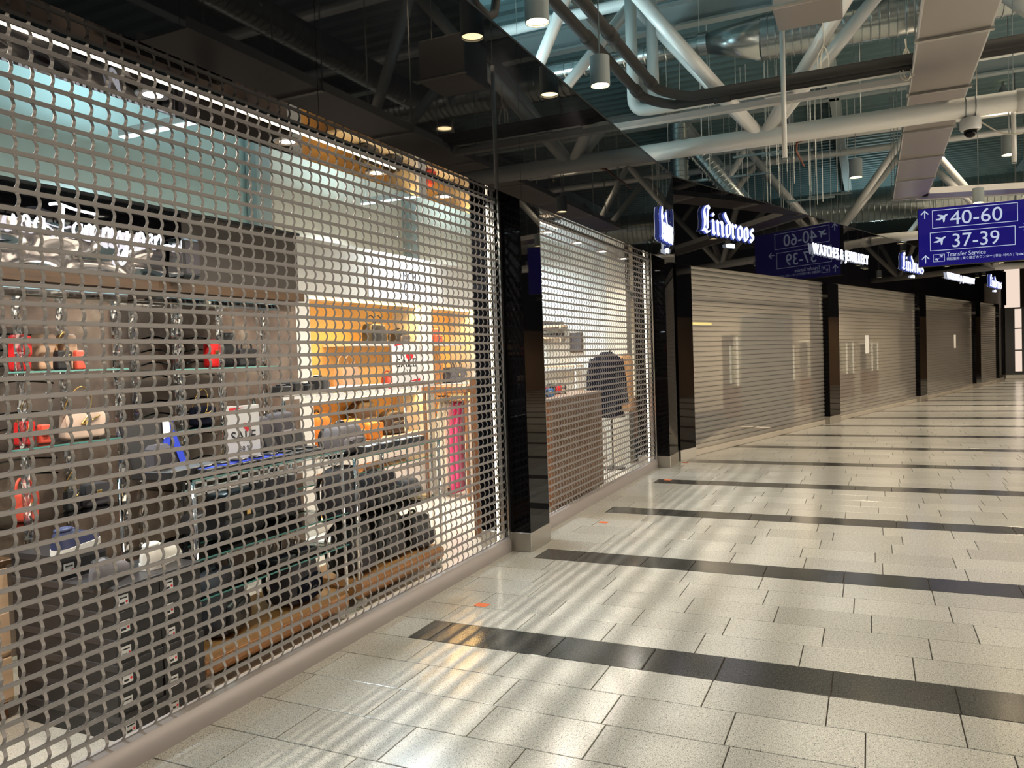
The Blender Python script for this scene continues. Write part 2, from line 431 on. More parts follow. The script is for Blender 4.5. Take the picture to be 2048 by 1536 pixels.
# ================================================================== ROLLER GRILLES
CW, CP = 0.0775, 0.067
def grille_slat(ncell):
    r_, b_ = 0.0185, 0.0135; y0, y1, z0, z1 = b_/2, CW-b_/2, r_/2, CP-r_/2; q = 0.0055
    prof = lambda z: 0.0115*math.sin(PI*min(1, max(0, (z-r_/2)/(CP-r_)))) if r_/2 < z < CP-r_/2 else 0.0
    inner = []; outer = []
    h = z1-z0
    for t in (0.28, 0.5, 0.72): inner.append((y1, z0+h*t)); outer.append((CW, z0+h*t))
    for a in range(4):
        an = a/3*PI/2; inner.append((y1-q+q*math.cos(an), z1-q+q*math.sin(an)))
    outer += [(CW, z1-q), (CW, CP), (CW, CP), (y1-q, CP)]
    for a in range(4):
        an = PI/2+a/3*PI/2; inner.append((y0+q+q*math.cos(an), z1-q+q*math.sin(an)))
    outer += [(y0+q, CP), (0, CP), (0, CP), (0, z1-q)]
    for t in (0.72, 0.5, 0.28): inner.append((y0, z0+h*t)); outer.append((0, z0+h*t))
    for a in range(4):
        an = PI+a/3*PI/2; inner.append((y0+q+q*math.cos(an), z0+q+q*math.sin(an)))
    outer += [(0, z0+q), (0, 0), (0, 0), (y0+q, 0)]
    for a in range(4):
        an = 1.5*PI+a/3*PI/2; inner.append((y1-q+q*math.cos(an), z0+q+q*math.sin(an)))
    outer += [(y1-q, 0), (CW, 0), (CW, 0), (CW, z0+q)]
    n = len(inner); mb = MB(); th = 0.0022
    vs = [(prof(z), y, z) for y, z in inner] + [(prof(z), y, z) for y, z in outer] + [(prof(z)-th, y, z) for y, z in inner] + [(prof(z)-th, y, z) for y, z in outer]
    fs = []
    for i in range(n):
        j = (i+1) % n
        same = outer[i] == outer[j]
        if same:
            fs.append((i, n+i, j)); fs.append((2*n+i, 2*n+j, 3*n+i))
        else:
            fs.append((i, n+i, n+j, j)); fs.append((2*n+i, 2*n+j, 3*n+j, 3*n+i))
        fs.append((i, j, 2*n+j, 2*n+i))
    for k in range(ncell): mb.add([(v[0], v[1]+k*CW, v[2]) for v in vs], fs)
    mb.box(-0.009, 0.0022, 0, ncell*CW, -0.0065, 0.0065)
    return mb
def roller_grille(label, ys, ncell, yend):
    root = thing('roller_grille', label, 'roller grille', (0, ys, 0))
    me = grille_slat(ncell).mesh('slat', 'grille_steel')
    for k in range(42): link('slat', me, root, (0, 0, 0.112 + k*CP))
    Lb = ncell*CW
    MB().prism([(-.03, .0), (.034, .0), (.038, .03), (.036, .085), (.026, .108), (.004, .116), (-.03, .116)], 0.0, Lb, 1).build('bottom_bar', 'bar_alu', root, auto=40)
    for a, b_ in ((-0.05, 0.012), (Lb-0.012, yend-ys)):
        MB().box(-.045, -.014, a, b_, 0, 2.885).box(.016, .03, a, b_, 0, 2.885).build('guide_rail', 'steel', root)
    return root
G1Y = 1.816 - 0.0775*32
roller_grille('wide silver roller grille with rounded openings, closed over the bag shop', G1Y, 83, 5.795)
roller_grille('narrower silver roller grille between the two black pillars, jacket behind it', 6.222, 57, 10.665)

# ================================================================== PILLARS OF THE FIRST SHOP FRONT
def pillar(label, loc, rz, wy, dx, h, back=-0.25, name='pillar'):
    t = thing(name, label, 'pillar', loc, rz, None); h -= 0.0125
    MB().box(back, dx-0.012, 0.012, wy-0.012, 0.0, h).build('core', 'black_trim', t)
    MB().box(dx-0.012, dx, 0.003, wy-0.003, 0.16, h).build('front_panel', 'black_glass', t)
    MB().box(back, dx-0.003, 0, 0.012, 0.16, h).build('side_panel', 'black_glass', t)
    MB().box(back, dx-0.003, wy-0.012, wy, 0.16, h).build('side_panel', 'black_glass', t)
    MB().bbox(back, dx+0.006, -0.005, wy+0.005, 0.0, 0.158, 0.003).build('skirting', 'steel_skirting', t)
    for yy in (0.03, wy-0.03):
        for zz in (0.035, 0.125):
            MB().cyl((dx+0.005, yy, zz), (dx+0.0085, yy, zz), 0.006, 8).build('screw', 'steel', t)
    return t
pillar('black glass pillar between the two silver grilles, steel skirting', (0, 5.80, 0), 0, 0.415, 0.2, 2.883)
pillar('black glass pillar at the far end of the narrower grille', (0, 10.67, 0), 0, 0.52, 0.2, 2.883)

# ================================================================== FASCIA OF THE FIRST SHOP FRONT
fa = thing('shop_fascia', 'long black mirror-glass fascia above the silver grilles', 'fascia', (0.2, -2, 2.885))
edges = [-1.84, 0.72, 3.284, 5.845, 8.40, 10.96, 11.30]
for a, b_ in zip(edges[:-1], edges[1:]):
    MB().box(-0.012, 0, a+2+0.002, b_+2-0.002, 0, 1.245).build('fascia_panel', 'black_glass', fa)
MB().box(-0.15, -0.013, 0.16, 13.30, 0.0, 1.24).build('backing', 'black_trim', fa)
MB().box(-0.15, 0.004, 0.16, 13.30, 1.245, 1.262).build('top_trim', 'black_trim', fa)
MB().box(-0.185, 0.0, 0.16, 13.28, -0.012, 0.0).build('soffit_panel', 'black_glass', fa)
MB().box(-0.62, -0.23, 0.16, 13.2, -0.012, 0.0).build('soffit_panel', 'black_glass', fa)
MB().box(-0.62, -0.60, 0.16, 13.2, 0.0, 0.5).build('inner_upstand', 'white_wall', fa)

# ================================================================== JEWELLER'S SHOP FRONT (angled)
OX, OY = 0.2, 11.30; ANG = -math.radians(16.54)
def f2(n_, s_, z=0.0):
    return (OX + n_*math.cos(ANG) - s_*math.sin(ANG), OY + n_*math.sin(ANG) + s_*math.cos(ANG), z)
RISE = 0.0046
ff = thing('shop_fascia', 'black mirror-glass fascia of the angled jeweller front with lit signs', 'fascia', (OX, OY, 2.885), ANG)
ed = [0, 2.4, 4.96, 7.5, 10.1, 12.6, 15.2, 17.8, 20.3, 22.9, 26.2]
for a, b_ in zip(ed[:-1], ed[1:]):
    MB().prism([(a+.003, RISE*a), (b_-.003, RISE*b_), (b_-.003, 1.235+1.45*RISE*b_), (a+.003, 1.235+1.45*RISE*a)], -0.012, 0, 0).build('fascia_panel', 'black_glass', ff)
MB().prism([(0.05, 0.0), (26.2, RISE*26.2), (26.2, 1.225+1.45*RISE*26.2), (0.05, 1.225)], -0.085, -0.013, 0).build('backing', 'black_trim', ff)
MB().prism([(0, 1.235), (26.2, 1.235+1.45*RISE*26.2), (26.2, 1.25+1.45*RISE*26.2), (0, 1.25)], -0.085, 0.004, 0).build('top_trim', 'black_trim', ff)
MB().prism([(0.0, -0.012), (26.2, RISE*26.2-.012), (26.2, RISE*26.2), (0, 0)], -0.085, 0.0, 0).build('soffit_panel', 'black_glass', ff)
SP = [(0.02, 0.46), (6.22, 0.62), (13.22, 0.72), (20.42, 0.80), (24.60, 0.95)]
PLB = ['black glass corner pillar where the jeweller front begins', 'black glass pillar between the first and second solid shutters',
       'black glass pillar between the second and third solid shutters', 'black glass pillar between the third and fourth solid shutters',
       'farthest black glass pillar at the end of the shutters']
for (s_, wv), lb in zip(SP, PLB):
    pillar(lb, f2(0, s_), ANG, wv, 0.0, 2.883 + RISE*s_, back=-0.38)
SHL = ['nearest solid roller shutter, just right of the corner pillar', 'second solid roller shutter, with a white notice at mid height',
       'third solid roller shutter, pale gold in the warm light', 'farthest solid roller shutter, a narrow pale strip']
SEG = [(0.49, 6.21), (6.85, 13.21), (13.95, 20.41), (21.23, 24.59)]
for (a, b_), lb in zip(SEG, SHL):
    root = thing('roller_shutter', lb, 'roller shutter', f2(-0.12, a), ANG)
    Lh = b_-a; pp = 0.079; mb = MB(); P = []
    for i in range(7):
        t = i/6; P.append((0.012*math.sin(PI*t)**0.8, t*(pp-0.006)))
    vs = []; fs = []
    for (x, z) in P: vs += [(x, 0, z), (x, Lh, z)]
    for i in range(6): fs.append((2*i, 2*i+1, 2*i+3, 2*i+2))
    mb.add(vs, fs); me = mb.mesh('slat', 'perforated')
    mb2 = MB().box(-0.006, 0.001, 0, Lh, -0.006, 0.001); 
    for k in range(36): link('slat', me, root, (0, 0, 0.09 + k*pp))
    for k in range(36): link('hinge', bpy.data.meshes.get('hinge_%d' % int(a*10)) or mb2.mesh('hinge_%d' % int(a*10), 'black_trim'), root, (0, 0, 0.09 + k*pp))
    MB().bbox(-0.025, 0.03, 0, Lh, 0.0, 0.09, 0.008).build('bottom_bar', 'shutter_bar', root)
    for q in (-0.01, Lh-0.03):
        MB().box(-0.04, -0.016, q, q+0.04, 0, 2.885).build('guide_rail', 'steel', root)
for s_, z_, lb in ((9.0, 1.62, 'white paper notice taped to the second solid shutter'), (17.8, 1.62, 'small white paper notice taped to the third solid shutter')):
    o = MB().prism([(-.13, -.21), (.13, -.21), (.13, .21), (-.13, .21)], -0.0995, -0.097, 0).build('paper_notice', 'paper')
    o.location = f2(0, s_, z_); o.rotation_euler = (0, 0, ANG); tag(o, lb, 'notice', 'paper notices')

# ---------------- lit lettering of the jeweller
NIB = (0.066, 0.072)
def stroke(mb, pts, nib=NIB, sx=1.0, sz=1.0, x0=0.0, d=0.05, front=0.0):
    P = [((p[0])*sx + x0, p[1]*sz) for p in pts]; nx, nz = nib[0]*sx*1.25, nib[1]*sz*1.25
    for (ax, az), (bx, bz) in zip(P[:-1], P[1:]):
        poly = [(ax-nx, az-nz), (ax+nx, az+nz), (bx+nx, bz+nz), (bx-nx, bz-nz)]
        mb.prism(poly, front, front+d, 0)
        # nib caps keep the diamond ends
    return mb
def minim(x): return [(x-.05, 1.0), (x+.05, .88), (x+.05, .14), (x+.17, .0)]
GL = {
 'L': (0.92, [[(.62, 1.72), (.48, 1.92), (.26, 1.84), (.12, 1.5), (.20, 1.0), (.16, .45), (-.02, .18)], [(.50, 1.70), (.42, 1.0), (.42, .32)], [(-.06, .16), (.12, .24), (.40, .04), (.66, .20)]]),
 'i': (0.42, [minim(0.02), [(.0, 1.46), (.12, 1.34)]]),
 'n': (0.86, [minim(0.02), minim(0.46), [(.14, .84), (.34, 1.0)]]),
 'd': (0.66, [[(.28, 1.0), (.06, .84), (.06, .2), (.24, .02)], [(-.06, 1.72), (.06, 1.44), (.44, .98), (.44, .22), (.26, .02)]]),
 'r': (0.58, [minim(0.02), [(.14, .84), (.32, 1.0), (.44, .86)]]),
 'o': (0.66, [[(.28, 1.0), (.06, .84), (.06, .18), (.24, .0)], [(.24, 1.0), (.44, .84), (.44, .18), (.28, .0)]]),
 's': (0.60, [[(.42, .86), (.28, 1.0), (.08, .82), (.10, .64), (.40, .40), (.40, .18), (.22, .0), (.04, .14)]]),
}
def jeweller_sign(label, loc, rz, sx, sz, tag_s, tag_z, tsx=0.9):
    t = thing('illuminated_sign', label, 'sign', loc, rz)
    x = 0.0
    for ch in 'Lindroos':
        wv, sts = GL[ch]; mf, mbk = MB(), MB()
        for s_ in sts: stroke(mf, s_, sx=sx, sz=sz, x0=x, d=0.008, front=0.046); stroke(mbk, s_, (0.080, 0.086), sx, sz, x, 0.030, 0.014)
        o = mf.build('letter', 'letter_white', t); mbk.build('letter_return', 'letter_blue', o)
        x += wv*sx
    o = text('est. 1878', tag_z, 'letter_white', t, (0.03, tag_s, -0.11-tag_z*0.5), FACE_X, 'tagline', 0.01, 'CENTER', 0.004, tsx)
    return t
jeweller_sign('large white blackletter lit sign on the angled fascia, nearest the corner', f2(0.0, 0.80, 3.40), ANG, 0.345, 0.215, 0.95, 0.085)
jeweller_sign('white blackletter lit sign on the angled fascia above the second shutter', f2(0.0, 11.5, 3.50), ANG, 0.39, 0.225, 1.0, 0.10)
jeweller_sign('smallest farthest white blackletter lit sign on the angled fascia', f2(0.0, 22.75, 3.58), ANG, 0.42, 0.225, 1.0, 0.10)
jeweller_sign('white blackletter lit sign seen edge-on at the end of the long fascia', (0.2, 10.36, 3.12), 0, 0.125, 0.215, 0.35, 0.085, 0.5)
def word_sign(label, loc, rz, word, size, width, sxx):
    t = thing('illuminated_sign', label, 'sign', loc, rz); x = 0.0; parts = []
    for ch in word:
        if ch == ' ': x += size*0.30*sxx; continue
        o = text(ch, size, 'letter_white', t, (0.045, x, 0), FACE_X, 'letter', 0.012, 'LEFT', size*0.006, sxx)
        xs = [v.co.x for v in o.data.vertices]; o.location.y = x - min(xs)
        parts.append(o); x += (max(xs)-min(xs)) + size*0.09*sxx
    k = width/x
    for o in parts: o.location.y *= k; o.scale = (k, 1, 1)
    return t
word_sign('small white lit capitals WATCHES & JEWELLERY above the first two shutters', f2(0, 5.32, 3.43), ANG, 'WATCHES & JEWELLERY', 0.30, 3.45, 1.0)
word_sign('farther small white lit capitals WATCHES & JEWELLERY above the third shutter', f2(0, 16.25, 3.53), ANG, 'WATCHES & JEWELLERY', 0.27, 3.9, 1.0)

# ---------------- inside the jeweller, seen dimly through the perforated shutters
struct(MB().prism([(0.2, 0), (26, 0), (26, 2.85), (0.2, 2.85)], -4.0, -3.9, 0).build('wall_jeweller_back', 'cream_wall')).location = (OX, OY, 0)
bpy.data.objects['wall_jeweller_back'].rotation_euler = (0, 0, ANG)
o = struct(MB().box(-4.0, -0.16, 0.2, 26, 2.96, 3.0).build('ceiling_jeweller', 'white_wall')); o.location = (OX, OY, 0); o.rotation_euler = (0, 0, ANG)
for k, (s_, e_) in enumerate(((3.3, 75), (10.0, 95), (17.2, 80), (23.0, 45))):
    q = f2(-1.9, s_, 2.9); light('AREA', 'jeweller_ceiling_light', q, e_, (1.0, 0.80, 0.55), (0, 0, ANG), 1.2, 4.0)
def display_case(label, s_, n_, wv, h, z0=0.0):
    t = thing('display_case', label, 'display case', f2(n_, s_), ANG, 'lit cases behind the solid shutters')
    MB().box(-0.2, 0.2, -wv/2, wv/2, 0, 0.75).build('cabinet', 'wood_brown', t)
    MB().box(-0.19, 0.19, -wv/2+.01, wv/2-.01, 0.75, h).build('glass_box', 'clear_glass', t)
    for sg in (-1, 1): MB().box(0.17, 0.2, sg*(wv/2-.02)-.02, sg*(wv/2-.02)+.02, 0.75, h).build('lit_post', 'case_lit', t)
    MB().box(-0.2, 0.2, -wv/2, wv/2, h, h+.06).build('cap', 'white_lacquer', t)
    for zz in (1.05, 1.4): MB().box(-0.15, 0.15, -wv/2+.04, wv/2-.04, zz, zz+.012).build('shelf', 'clear_glass', t)
    return t
for k, (s_, h) in enumerate(((1.1, 2.0), (2.0, 2.05), (2.9, 1.95), (7.4, 1.9), (8.6, 1.7), (10.2, 1.6), (12.2, 1.75), (15.0, 1.7), (17.5, 1.65))):
    display_case('%s lit display case behind the %s solid shutter, %s from the left' % ('tall' if h > 1.8 else 'low', ('first' if k < 3 else 'second' if k < 7 else 'third'), ['first', 'second', 'third', 'first', 'second', 'third', 'fourth', 'first', 'second'][k]), s_, -2.6, 0.62, h)
t = thing('column', 'grey round-cornered column seen through the first solid shutter', 'column', f2(-0.75, 4.9), ANG)
MB().bbox(-0.3, 0.3, -0.62, 0.62, 0, 2.28, 0.06).build('shaft', 'lamp_grey', t); MB().bbox(-0.31, 0.31, -0.63, 0.63, 0, 0.1, 0.01).build('plinth', 'steel', t)
o = MB().box(-.02, .02, -1.3, 1.3, 0, .05).build('linear_lamp', 'yellow_line'); o.location = f2(-2.2, 4.1, 2.15); o.rotation_euler = (0, 0, ANG); tag(o, 'yellow linear lamp glowing behind the first solid shutter', 'lamp')
t = thing('illuminated_sign', 'small white lit word glowing behind the second solid shutter', 'sign', f2(-1.4, 6.5, 2.0), ANG)
text('Heuer', 0.22, 'letter_white', t, (0, 0, 0), FACE_X, 'lettering', 0.01)

# ================================================================== WAYFINDING SIGN
SY = 20.30
t = thing('wayfinding_sign', 'hanging blue lightbox sign with gate numbers 40-60 and 37-39', 'sign', (3.78, SY, 3.345))
MB().bbox(0, 2.62, 0.012, 0.16, 0, 1.325, 0.01).build('housing', 'black_trim', t)
MB().box(0.01, 2.61, 0, 0.012, 0.01, 1.315).build('face', 'sign_blue', t)
def frame(x0, x1, z0, z1, wv=0.012):
    MB().box(x0, x1, -.004, -.001, z0, z0+wv).box(x0, x1, -.004, -.001, z1-wv, z1).box(x0, x0+wv, -.004, -.001, z0, z1).box(x1-wv, x1, -.004, -.001, z0, z1).build('border', 'sign_white', t)
frame(0.29, 1.945, 0.855, 1.265); frame(0.24, 1.895, 0.345, 0.765); frame(0.30, 0.53, 0.095, 0.265, 0.007)
def arrow(x, z, s_, rot=0):
    sh = [(-.09, 0), (-.012, .085), (-.012, -.12), (.012, -.12), (.012, .085), (.09, 0), (.115, .02), (0, .14), (-.115, .02)]
    c_, q_ = math.cos(rot), math.sin(rot)
    MB().prism([(x+(a*c_-b*q_)*s_, z+(a*q_+b*c_)*s_) for a, b in sh], -.004, -.001, 1).build('arrow', 'sign_white', t)
arrow(0.14, 1.18, 0.72); arrow(0.145, 0.165, 0.72); arrow(2.05, 0.72, 0.75, -PI/2)
PLANE = [(-.5, -.02), (-.42, .06), (-.2, .04), (.0, .10), (-.28, .36), (-.16, .40), (.22, .18), (.46, .24), (.56, .20), (.52, .12), (.30, .02), (.14, -.38), (.02, -.42), (.06, -.06), (-.16, -.14)]
def aeroplane(x, z, s_, rot=0.25, flip=1):
    c_, q_ = math.cos(rot), math.sin(rot)
    MB().prism([(x+(a*flip*c_-b*q_)*s_, z+(a*flip*q_+b*c_)*s_) for a, b in PLANE], -.004, -.001, 1).build('aeroplane_symbol', 'sign_white', t)
aeroplane(0.48, 1.075, 0.25); aeroplane(0.43, 0.57, 0.25); aeroplane(0.37, 0.15, 0.09, 0.0); aeroplane(0.46, 0.21, 0.09, 0.3)
text('40-60', 0.435, 'sign_white', t, (0.64, -.003, 0.91), FACE_NY, 'lettering', 0.001, sx=1.02)
text('37-39', 0.435, 'sign_white', t, (0.66, -.003, 0.40), FACE_NY, 'lettering', 0.001, sx=0.94)
text('Transfer Service', 0.135, 'sign_white', t, (0.565, -.003, 0.20), FACE_NY, 'lettering', 0.001, sx=0.86)
text('\u8f6c\u673a\u670d\u52a1 | \u4e57\u308a\u7d99\u304e\u30ab\u30a6\u30f3\u30bf\u30fc | \ud658\uc2b9 \uc11c\ube44\uc2a4 | \u0422\u0440\u0430\u043d\u0437\u0438\u0442', 0.072, 'sign_white', t, (0.565, -.003, 0.115), FACE_NY, 'lettering', 0.0005, sx=0.9)
for x in (0.32, 1.92):
    MB().cyl((x, .08, 1.32), (x, .08, 4.1), 0.016, 8).build('suspension_rod', 'steel', t)

# ================================================================== CEILING: DECK AND BEAMS
mb = MB(); vs = []; fs = []; y = -8.0; prof = []
while y < 60:
    prof += [(y, 7.60), (y+0.14, 7.60), (y+0.18, 7.52), (y+0.32, 7.52)]; y += 0.36
for (yy, zz) in prof: vs += [(-9, yy, zz), (17, yy, zz)]
for i in range(len(prof)-1): fs.append((2*i, 2*i+1, 2*i+3, 2*i+2))
mb.add(vs, fs); struct(mb.build('ceiling', 'deck'))
k_ = 0
for (x0, x1, y0, y1, lb) in ((-9, 17, 13.4, 13.6, 'grey steel roof beam running crosswise behind the big duct'),
                             (-9, 17, 19.0, 19.2, 'grey steel roof beam running crosswise beyond the hanger wires'),
                             (-9, 17, 33.0, 33.2, 'far grey steel roof beam running crosswise above the shutters'),
                             (-1.6, -1.4, -8, 40, 'long grey steel roof beam above the bag shop'),
                             (2.0, 2.2, -8, 40, 'long grey steel roof beam running down the hall'),
                             (7.4, 7.6, -8, 40, 'long grey steel roof beam on the hall right side')):
    m_ = MB().box(x0, x1, y0, y1, 7.48, 7.52).box(x0, x1, y0, y1, 7.10, 7.14)
    if x1-x0 > 1: m_.box(x0, x1, (y0+y1)/2-.012, (y0+y1)/2+.012, 7.12, 7.5)
    else: m_.box((x0+x1)/2-.012, (x0+x1)/2+.012, y0, y1, 7.12, 7.5)
    tag(m_.build('roof_beam', 'beam_grey'), lb, 'beam')

# ---------------- tubular trusses
def truss(label, Y0, xn, Zl=4.35, rl=0.117, span=(-8, 16)):
    t = thing('roof_truss', label, 'truss', (xn, Y0, Zl))
    MB().cyl((span[0], Y0, Zl), (span[1], Y0, Zl), rl, 20).build('bottom_chord', 'truss_paint', t, world=True, smooth=True)
    for dy in (-1, 1):
        MB().cyl((span[0], Y0+dy, 6.9), (span[1], Y0+dy, 6.9), 0.09, 14).build('top_chord', 'truss_paint', t, world=True, smooth=True)
    k = -2
    while xn + k*3.9 < span[1]-2:
        X = xn + k*3.9
        for dx in (-1.95, 1.95):
            for dy in (-1, 1):
                MB().cyl((X+dx*0.03, Y0+dy*0.03, Zl+.05), (X+dx, Y0+dy, 6.88), 0.085, 14).build('diagonal', 'truss_paint', t, world=True, smooth=True)
        k += 1
    for X in (4.32, -1.5):
        MB().cyl((X, Y0, Zl), (X+.28, Y0, Zl), rl+.012, 20).build('sleeve', 'truss_paint', t, world=True, smooth=True)
    return t
truss('nearest white tubular roof truss crossing above the pillars', 10.71, 1.52)
truss('second white tubular roof truss, above the blue sign', 22.5, 1.8)
truss('far white tubular roof truss deep in the hall', 34.3, 3.0)
truss('white tubular roof truss behind the viewer', -1.1, 1.52)

# ---------------- ducts
def spiral(mb, p, q, r, pitch=0.11, n=20, amp=0.02):
    p = Vector(p); q = Vector(q); d = (q-p).length; k = max(2, int(d/pitch)); path = []; rad = []
    for i in range(k):
        for a, e in ((0.0, 0), (0.80, 0), (0.86, amp), (0.94, amp)):
            path.append(p + (q-p)*((i+a)/k)); rad.append(r+e)
    path.append(q); rad.append(r); return mb.tube(path, rad, n)
t = thing('spiral_duct', 'large galvanised spiral duct with a tapered reducer behind the near truss', 'duct', (1.4, 12.0, 6.1))
spiral(MB(), (1.40, 12, 6.1), (11.9, 12, 6.1), 0.31).build('main_section', 'galv', t, world=True, auto=35)
MB().cyl((0.62, 12, 6.18), (1.40, 12, 6.1), 0.15, 24, 0.31).build('reducer', 'galv', t, world=True, smooth=True)
MB().cyl((0.50, 12, 6.18), (0.62, 12, 6.18), 0.165, 20).build('collar', 'galv', t, world=True, auto=35)
spiral(MB(), (-7, 12, 6.22), (0.50, 12, 6.18), 0.13, 0.16, 16, 0.012).build('branch_section', 'galv', t, world=True, auto=35)
t = thing('spiral_duct', 'very large far spiral duct beyond the second truss', 'duct', (3, 26, 5.8))
spiral(MB(), (-7, 26, 5.8), (11.9, 26, 5.8), 0.50, 0.16).build('main_section', 'galv', t, world=True, auto=35)
t = thing('spiral_duct', 'slim spiral duct dropping steeply behind the long fascia', 'duct', (-0.4, 15.0, 5))
spiral(MB(), (-0.25, 15.0, 5.45), (0.75, 15.0, 4.1), 0.15, 0.1, 16, 0.012).build('main_section', 'galv', t, world=True, auto=35)
spiral(MB(), (-0.5, 15.0, 5.9), (-0.5, 15.0, 4.0), 0.17, 0.1, 16, 0.012).build('drop_section', 'galv', t, world=True, auto=35)
t = thing('spiral_duct', 'galvanised duct running lengthwise high over the near ceiling', 'duct', (4.6, 4, 6.05))
spiral(MB(), (4.6, -4, 6.05), (4.6, 11.4, 6.05), 0.2, 0.12, 18, 0.014).build('main_section', 'galv', t, world=True, auto=35)

# ---------------- black and white pipes
def pipe(label, path, r, m_, joints=(), name='pipe'):
    t = thing(name, label, 'pipe', path[0])
    MB().tube(path, r, 14).build('run', m_, t, world=True, smooth=True)
    for a, b_ in joints: MB().cyl(a, b_, r*1.22, 14).build('coupling', m_, t, world=True, smooth=True)
def elbow(p0, c0, p1, n=6):
    p0, c0, p1 = Vector(p0), Vector(c0), Vector(p1)
    return [p0*(1-u)**2 + c0*2*u*(1-u) + p1*u*u for u in [i/n for i in range(n+1)]]
pipe('black insulated pipe, inner one, turning crosswise above the truss', [Vector((0.10, -4, 4.93))] + elbow((0.10, 9.85, 4.93), (0.10, 10.22, 4.90), (0.50, 10.22, 4.80)) + [Vector((9, 10.22, 4.80))], 0.06, 'pipe_black',
     [((0.10, 7.9, 4.93), (0.10, 8.1, 4.93)), ((0.10, 9.75, 4.93), (0.10, 9.9, 4.93)), ((1.0, 10.22, 4.80), (1.2, 10.22, 4.80))])
pipe('black insulated pipe, outer one, turning crosswise above the truss', [Vector((0.34, -4, 4.93))] + elbow((0.34, 9.70, 4.93), (0.34, 10.06, 4.92), (0.75, 10.06, 4.82)) + [Vector((9, 10.06, 4.82))], 0.06, 'pipe_black',
     [((0.34, 7.9, 4.93), (0.34, 8.1, 4.93)), ((0.34, 9.55, 4.93), (0.34, 9.7, 4.93))])
pipe('black bent drain pipe hanging above the long fascia', [(0.12, 5.2, 4.55), (0.12, 5.2, 4.35), (0.12, 5.30, 4.24), (0.12, 5.5, 4.22), (0.12, 5.62, 4.30), (0.12, 5.66, 4.42), (0.12, 5.66, 5.2)], 0.035, 'pipe_black')
pipe('white insulated pipe dropping and turning below the black pipes', [Vector((-0.32, 11.2, 6.8)), Vector((-0.32, 11.2, 5.35))] + elbow((-0.32, 11.2, 5.3), (-0.32, 11.2, 5.1), (-0.1, 11.2, 5.1)) + [Vector((9, 11.2, 5.1))], 0.085, 'pipe_white')
pipe('second white insulated pipe dropping beside the first', [Vector((-0.08, 11.45, 6.8)), Vector((-0.08, 11.45, 5.45))] + elbow((-0.08, 11.45, 5.42), (-0.08, 11.45, 5.25), (0.12, 11.45, 5.25)) + [Vector((9, 11.45, 5.25))], 0.085, 'pipe_white')
pipe('thin copper pipe running crosswise beyond the near truss', [(1.75, 14.6, 4.75), (1.72, 13.4, 4.75), (1.76, 13.1, 4.80), (1.9, 13.0, 4.82), (12, 13.0, 4.86)], 0.016, 'copper')

# ---------------- trays
t = thing('cable_tray', 'slim pale cable tray crossing just before the near truss', 'cable tray', (1.5, 10.3, 4.63))
MB().box(-0.6, 3.22, 10.24, 10.36, 4.62, 4.63).box(-0.6, 3.22, 10.24, 10.25, 4.63, 4.69).box(-0.6, 3.22, 10.35, 10.36, 4.63, 4.69).build('channel', 'tray_grey', t, world=True)
MB().bbox(1.62, 1.95, 10.22, 10.38, 4.69, 4.72, 0.008).build('junction_plate', 'tray_grey', t, world=True)
t = thing('cable_tray', 'wide closed metal tray running down the hall toward the blue sign', 'cable tray', (3.56, 8, 4.70))
ys = [5.35, 7.25, 9.15, 11.05, 12.95, 14.85, 16.75, 18.80]
for a, b_ in zip(ys[:-1], ys[1:]):
    MB().box(3.25, 3.88, a+.006, b_-.006, 4.70, 4.712).build('bottom_sheet', 'panel_alu', t, world=True)
    MB().box(3.21, 3.92, b_-.03, b_+.03, 4.675, 4.699).build('crossbar', 'steel', t, world=True)
    MB().cyl((3.22, b_, 4.68), (3.22, b_, 7.5), 0.008, 6).cyl((3.91, b_, 4.68), (3.91, b_, 7.5), 0.008, 6).build('hanger', 'steel', t, world=True)
MB().box(3.235, 3.25, 5.35, 18.8, 4.70, 4.80).box(3.88, 3.895, 5.35, 18.8, 4.70, 4.80).build('side_rail', 'tray_grey', t, world=True)
t = thing('cable_tray', 'grey ceiling tray branching off to the right above the blue sign', 'cable tray', (3.9, 18.4, 4.7), -math.radians(-18))
MB().box(0, 7, 0, 0.7, 0, 0.012).build('bottom_sheet', 'panel_alu', t); MB().box(0, 7, -.03, 0, -.02, .10).box(0, 7, 0.7, 0.73, -.02, .10).build('side_rail', 'tray_grey', t)

# ---------------- box with rod, dome camera, cords
t = thing('air_terminal', 'grey metal ceiling box hung high beside the wide tray', 'air terminal', (2.23, 8.56, 4.95))
MB().bbox(1.92, 2.55, 8.26, 8.86, 4.95, 5.45, 0.012).build('casing', 'panel_alu', t, world=True)
MB().box(1.90, 2.57, 8.20, 8.26, 4.955, 4.97).build('lip', 'steel', t, world=True)
for x in (1.98, 2.49): MB().cyl((x, 8.5, 5.45), (x, 8.5, 7.5), 0.008, 6).build('hanger', 'steel', t, world=True)
for (x, y, z0, z1, lb) in ((1.94, 9.05, 3.66, 5.3, 'pale aluminium rod hanging from the ceiling box'), (4.33, 10.98, 3.70, 4.40, 'pale aluminium rod hanging at the right by the dome camera')):
    t = thing('hanging_rod', lb, 'rod', (x, y, z0))
    MB().cyl((x, y, z0), (x, y, z1), 0.026, 12).build('tube', 'truss_paint', t, world=True, smooth=True)
    MB().cyl((x, y, z1), (x, y, 7.5), 0.006, 6).build('wire', 'steel', t, world=True); MB().cyl((x, y, z0-.012), (x, y, z0), 0.028, 12).build('end_cap', 'lamp_grey', t, world=True)
cx, cy = 3.86, 10.71
t = thing('dome_camera', 'white dome security camera strapped under the near truss', 'camera', (cx, cy, 4.02))
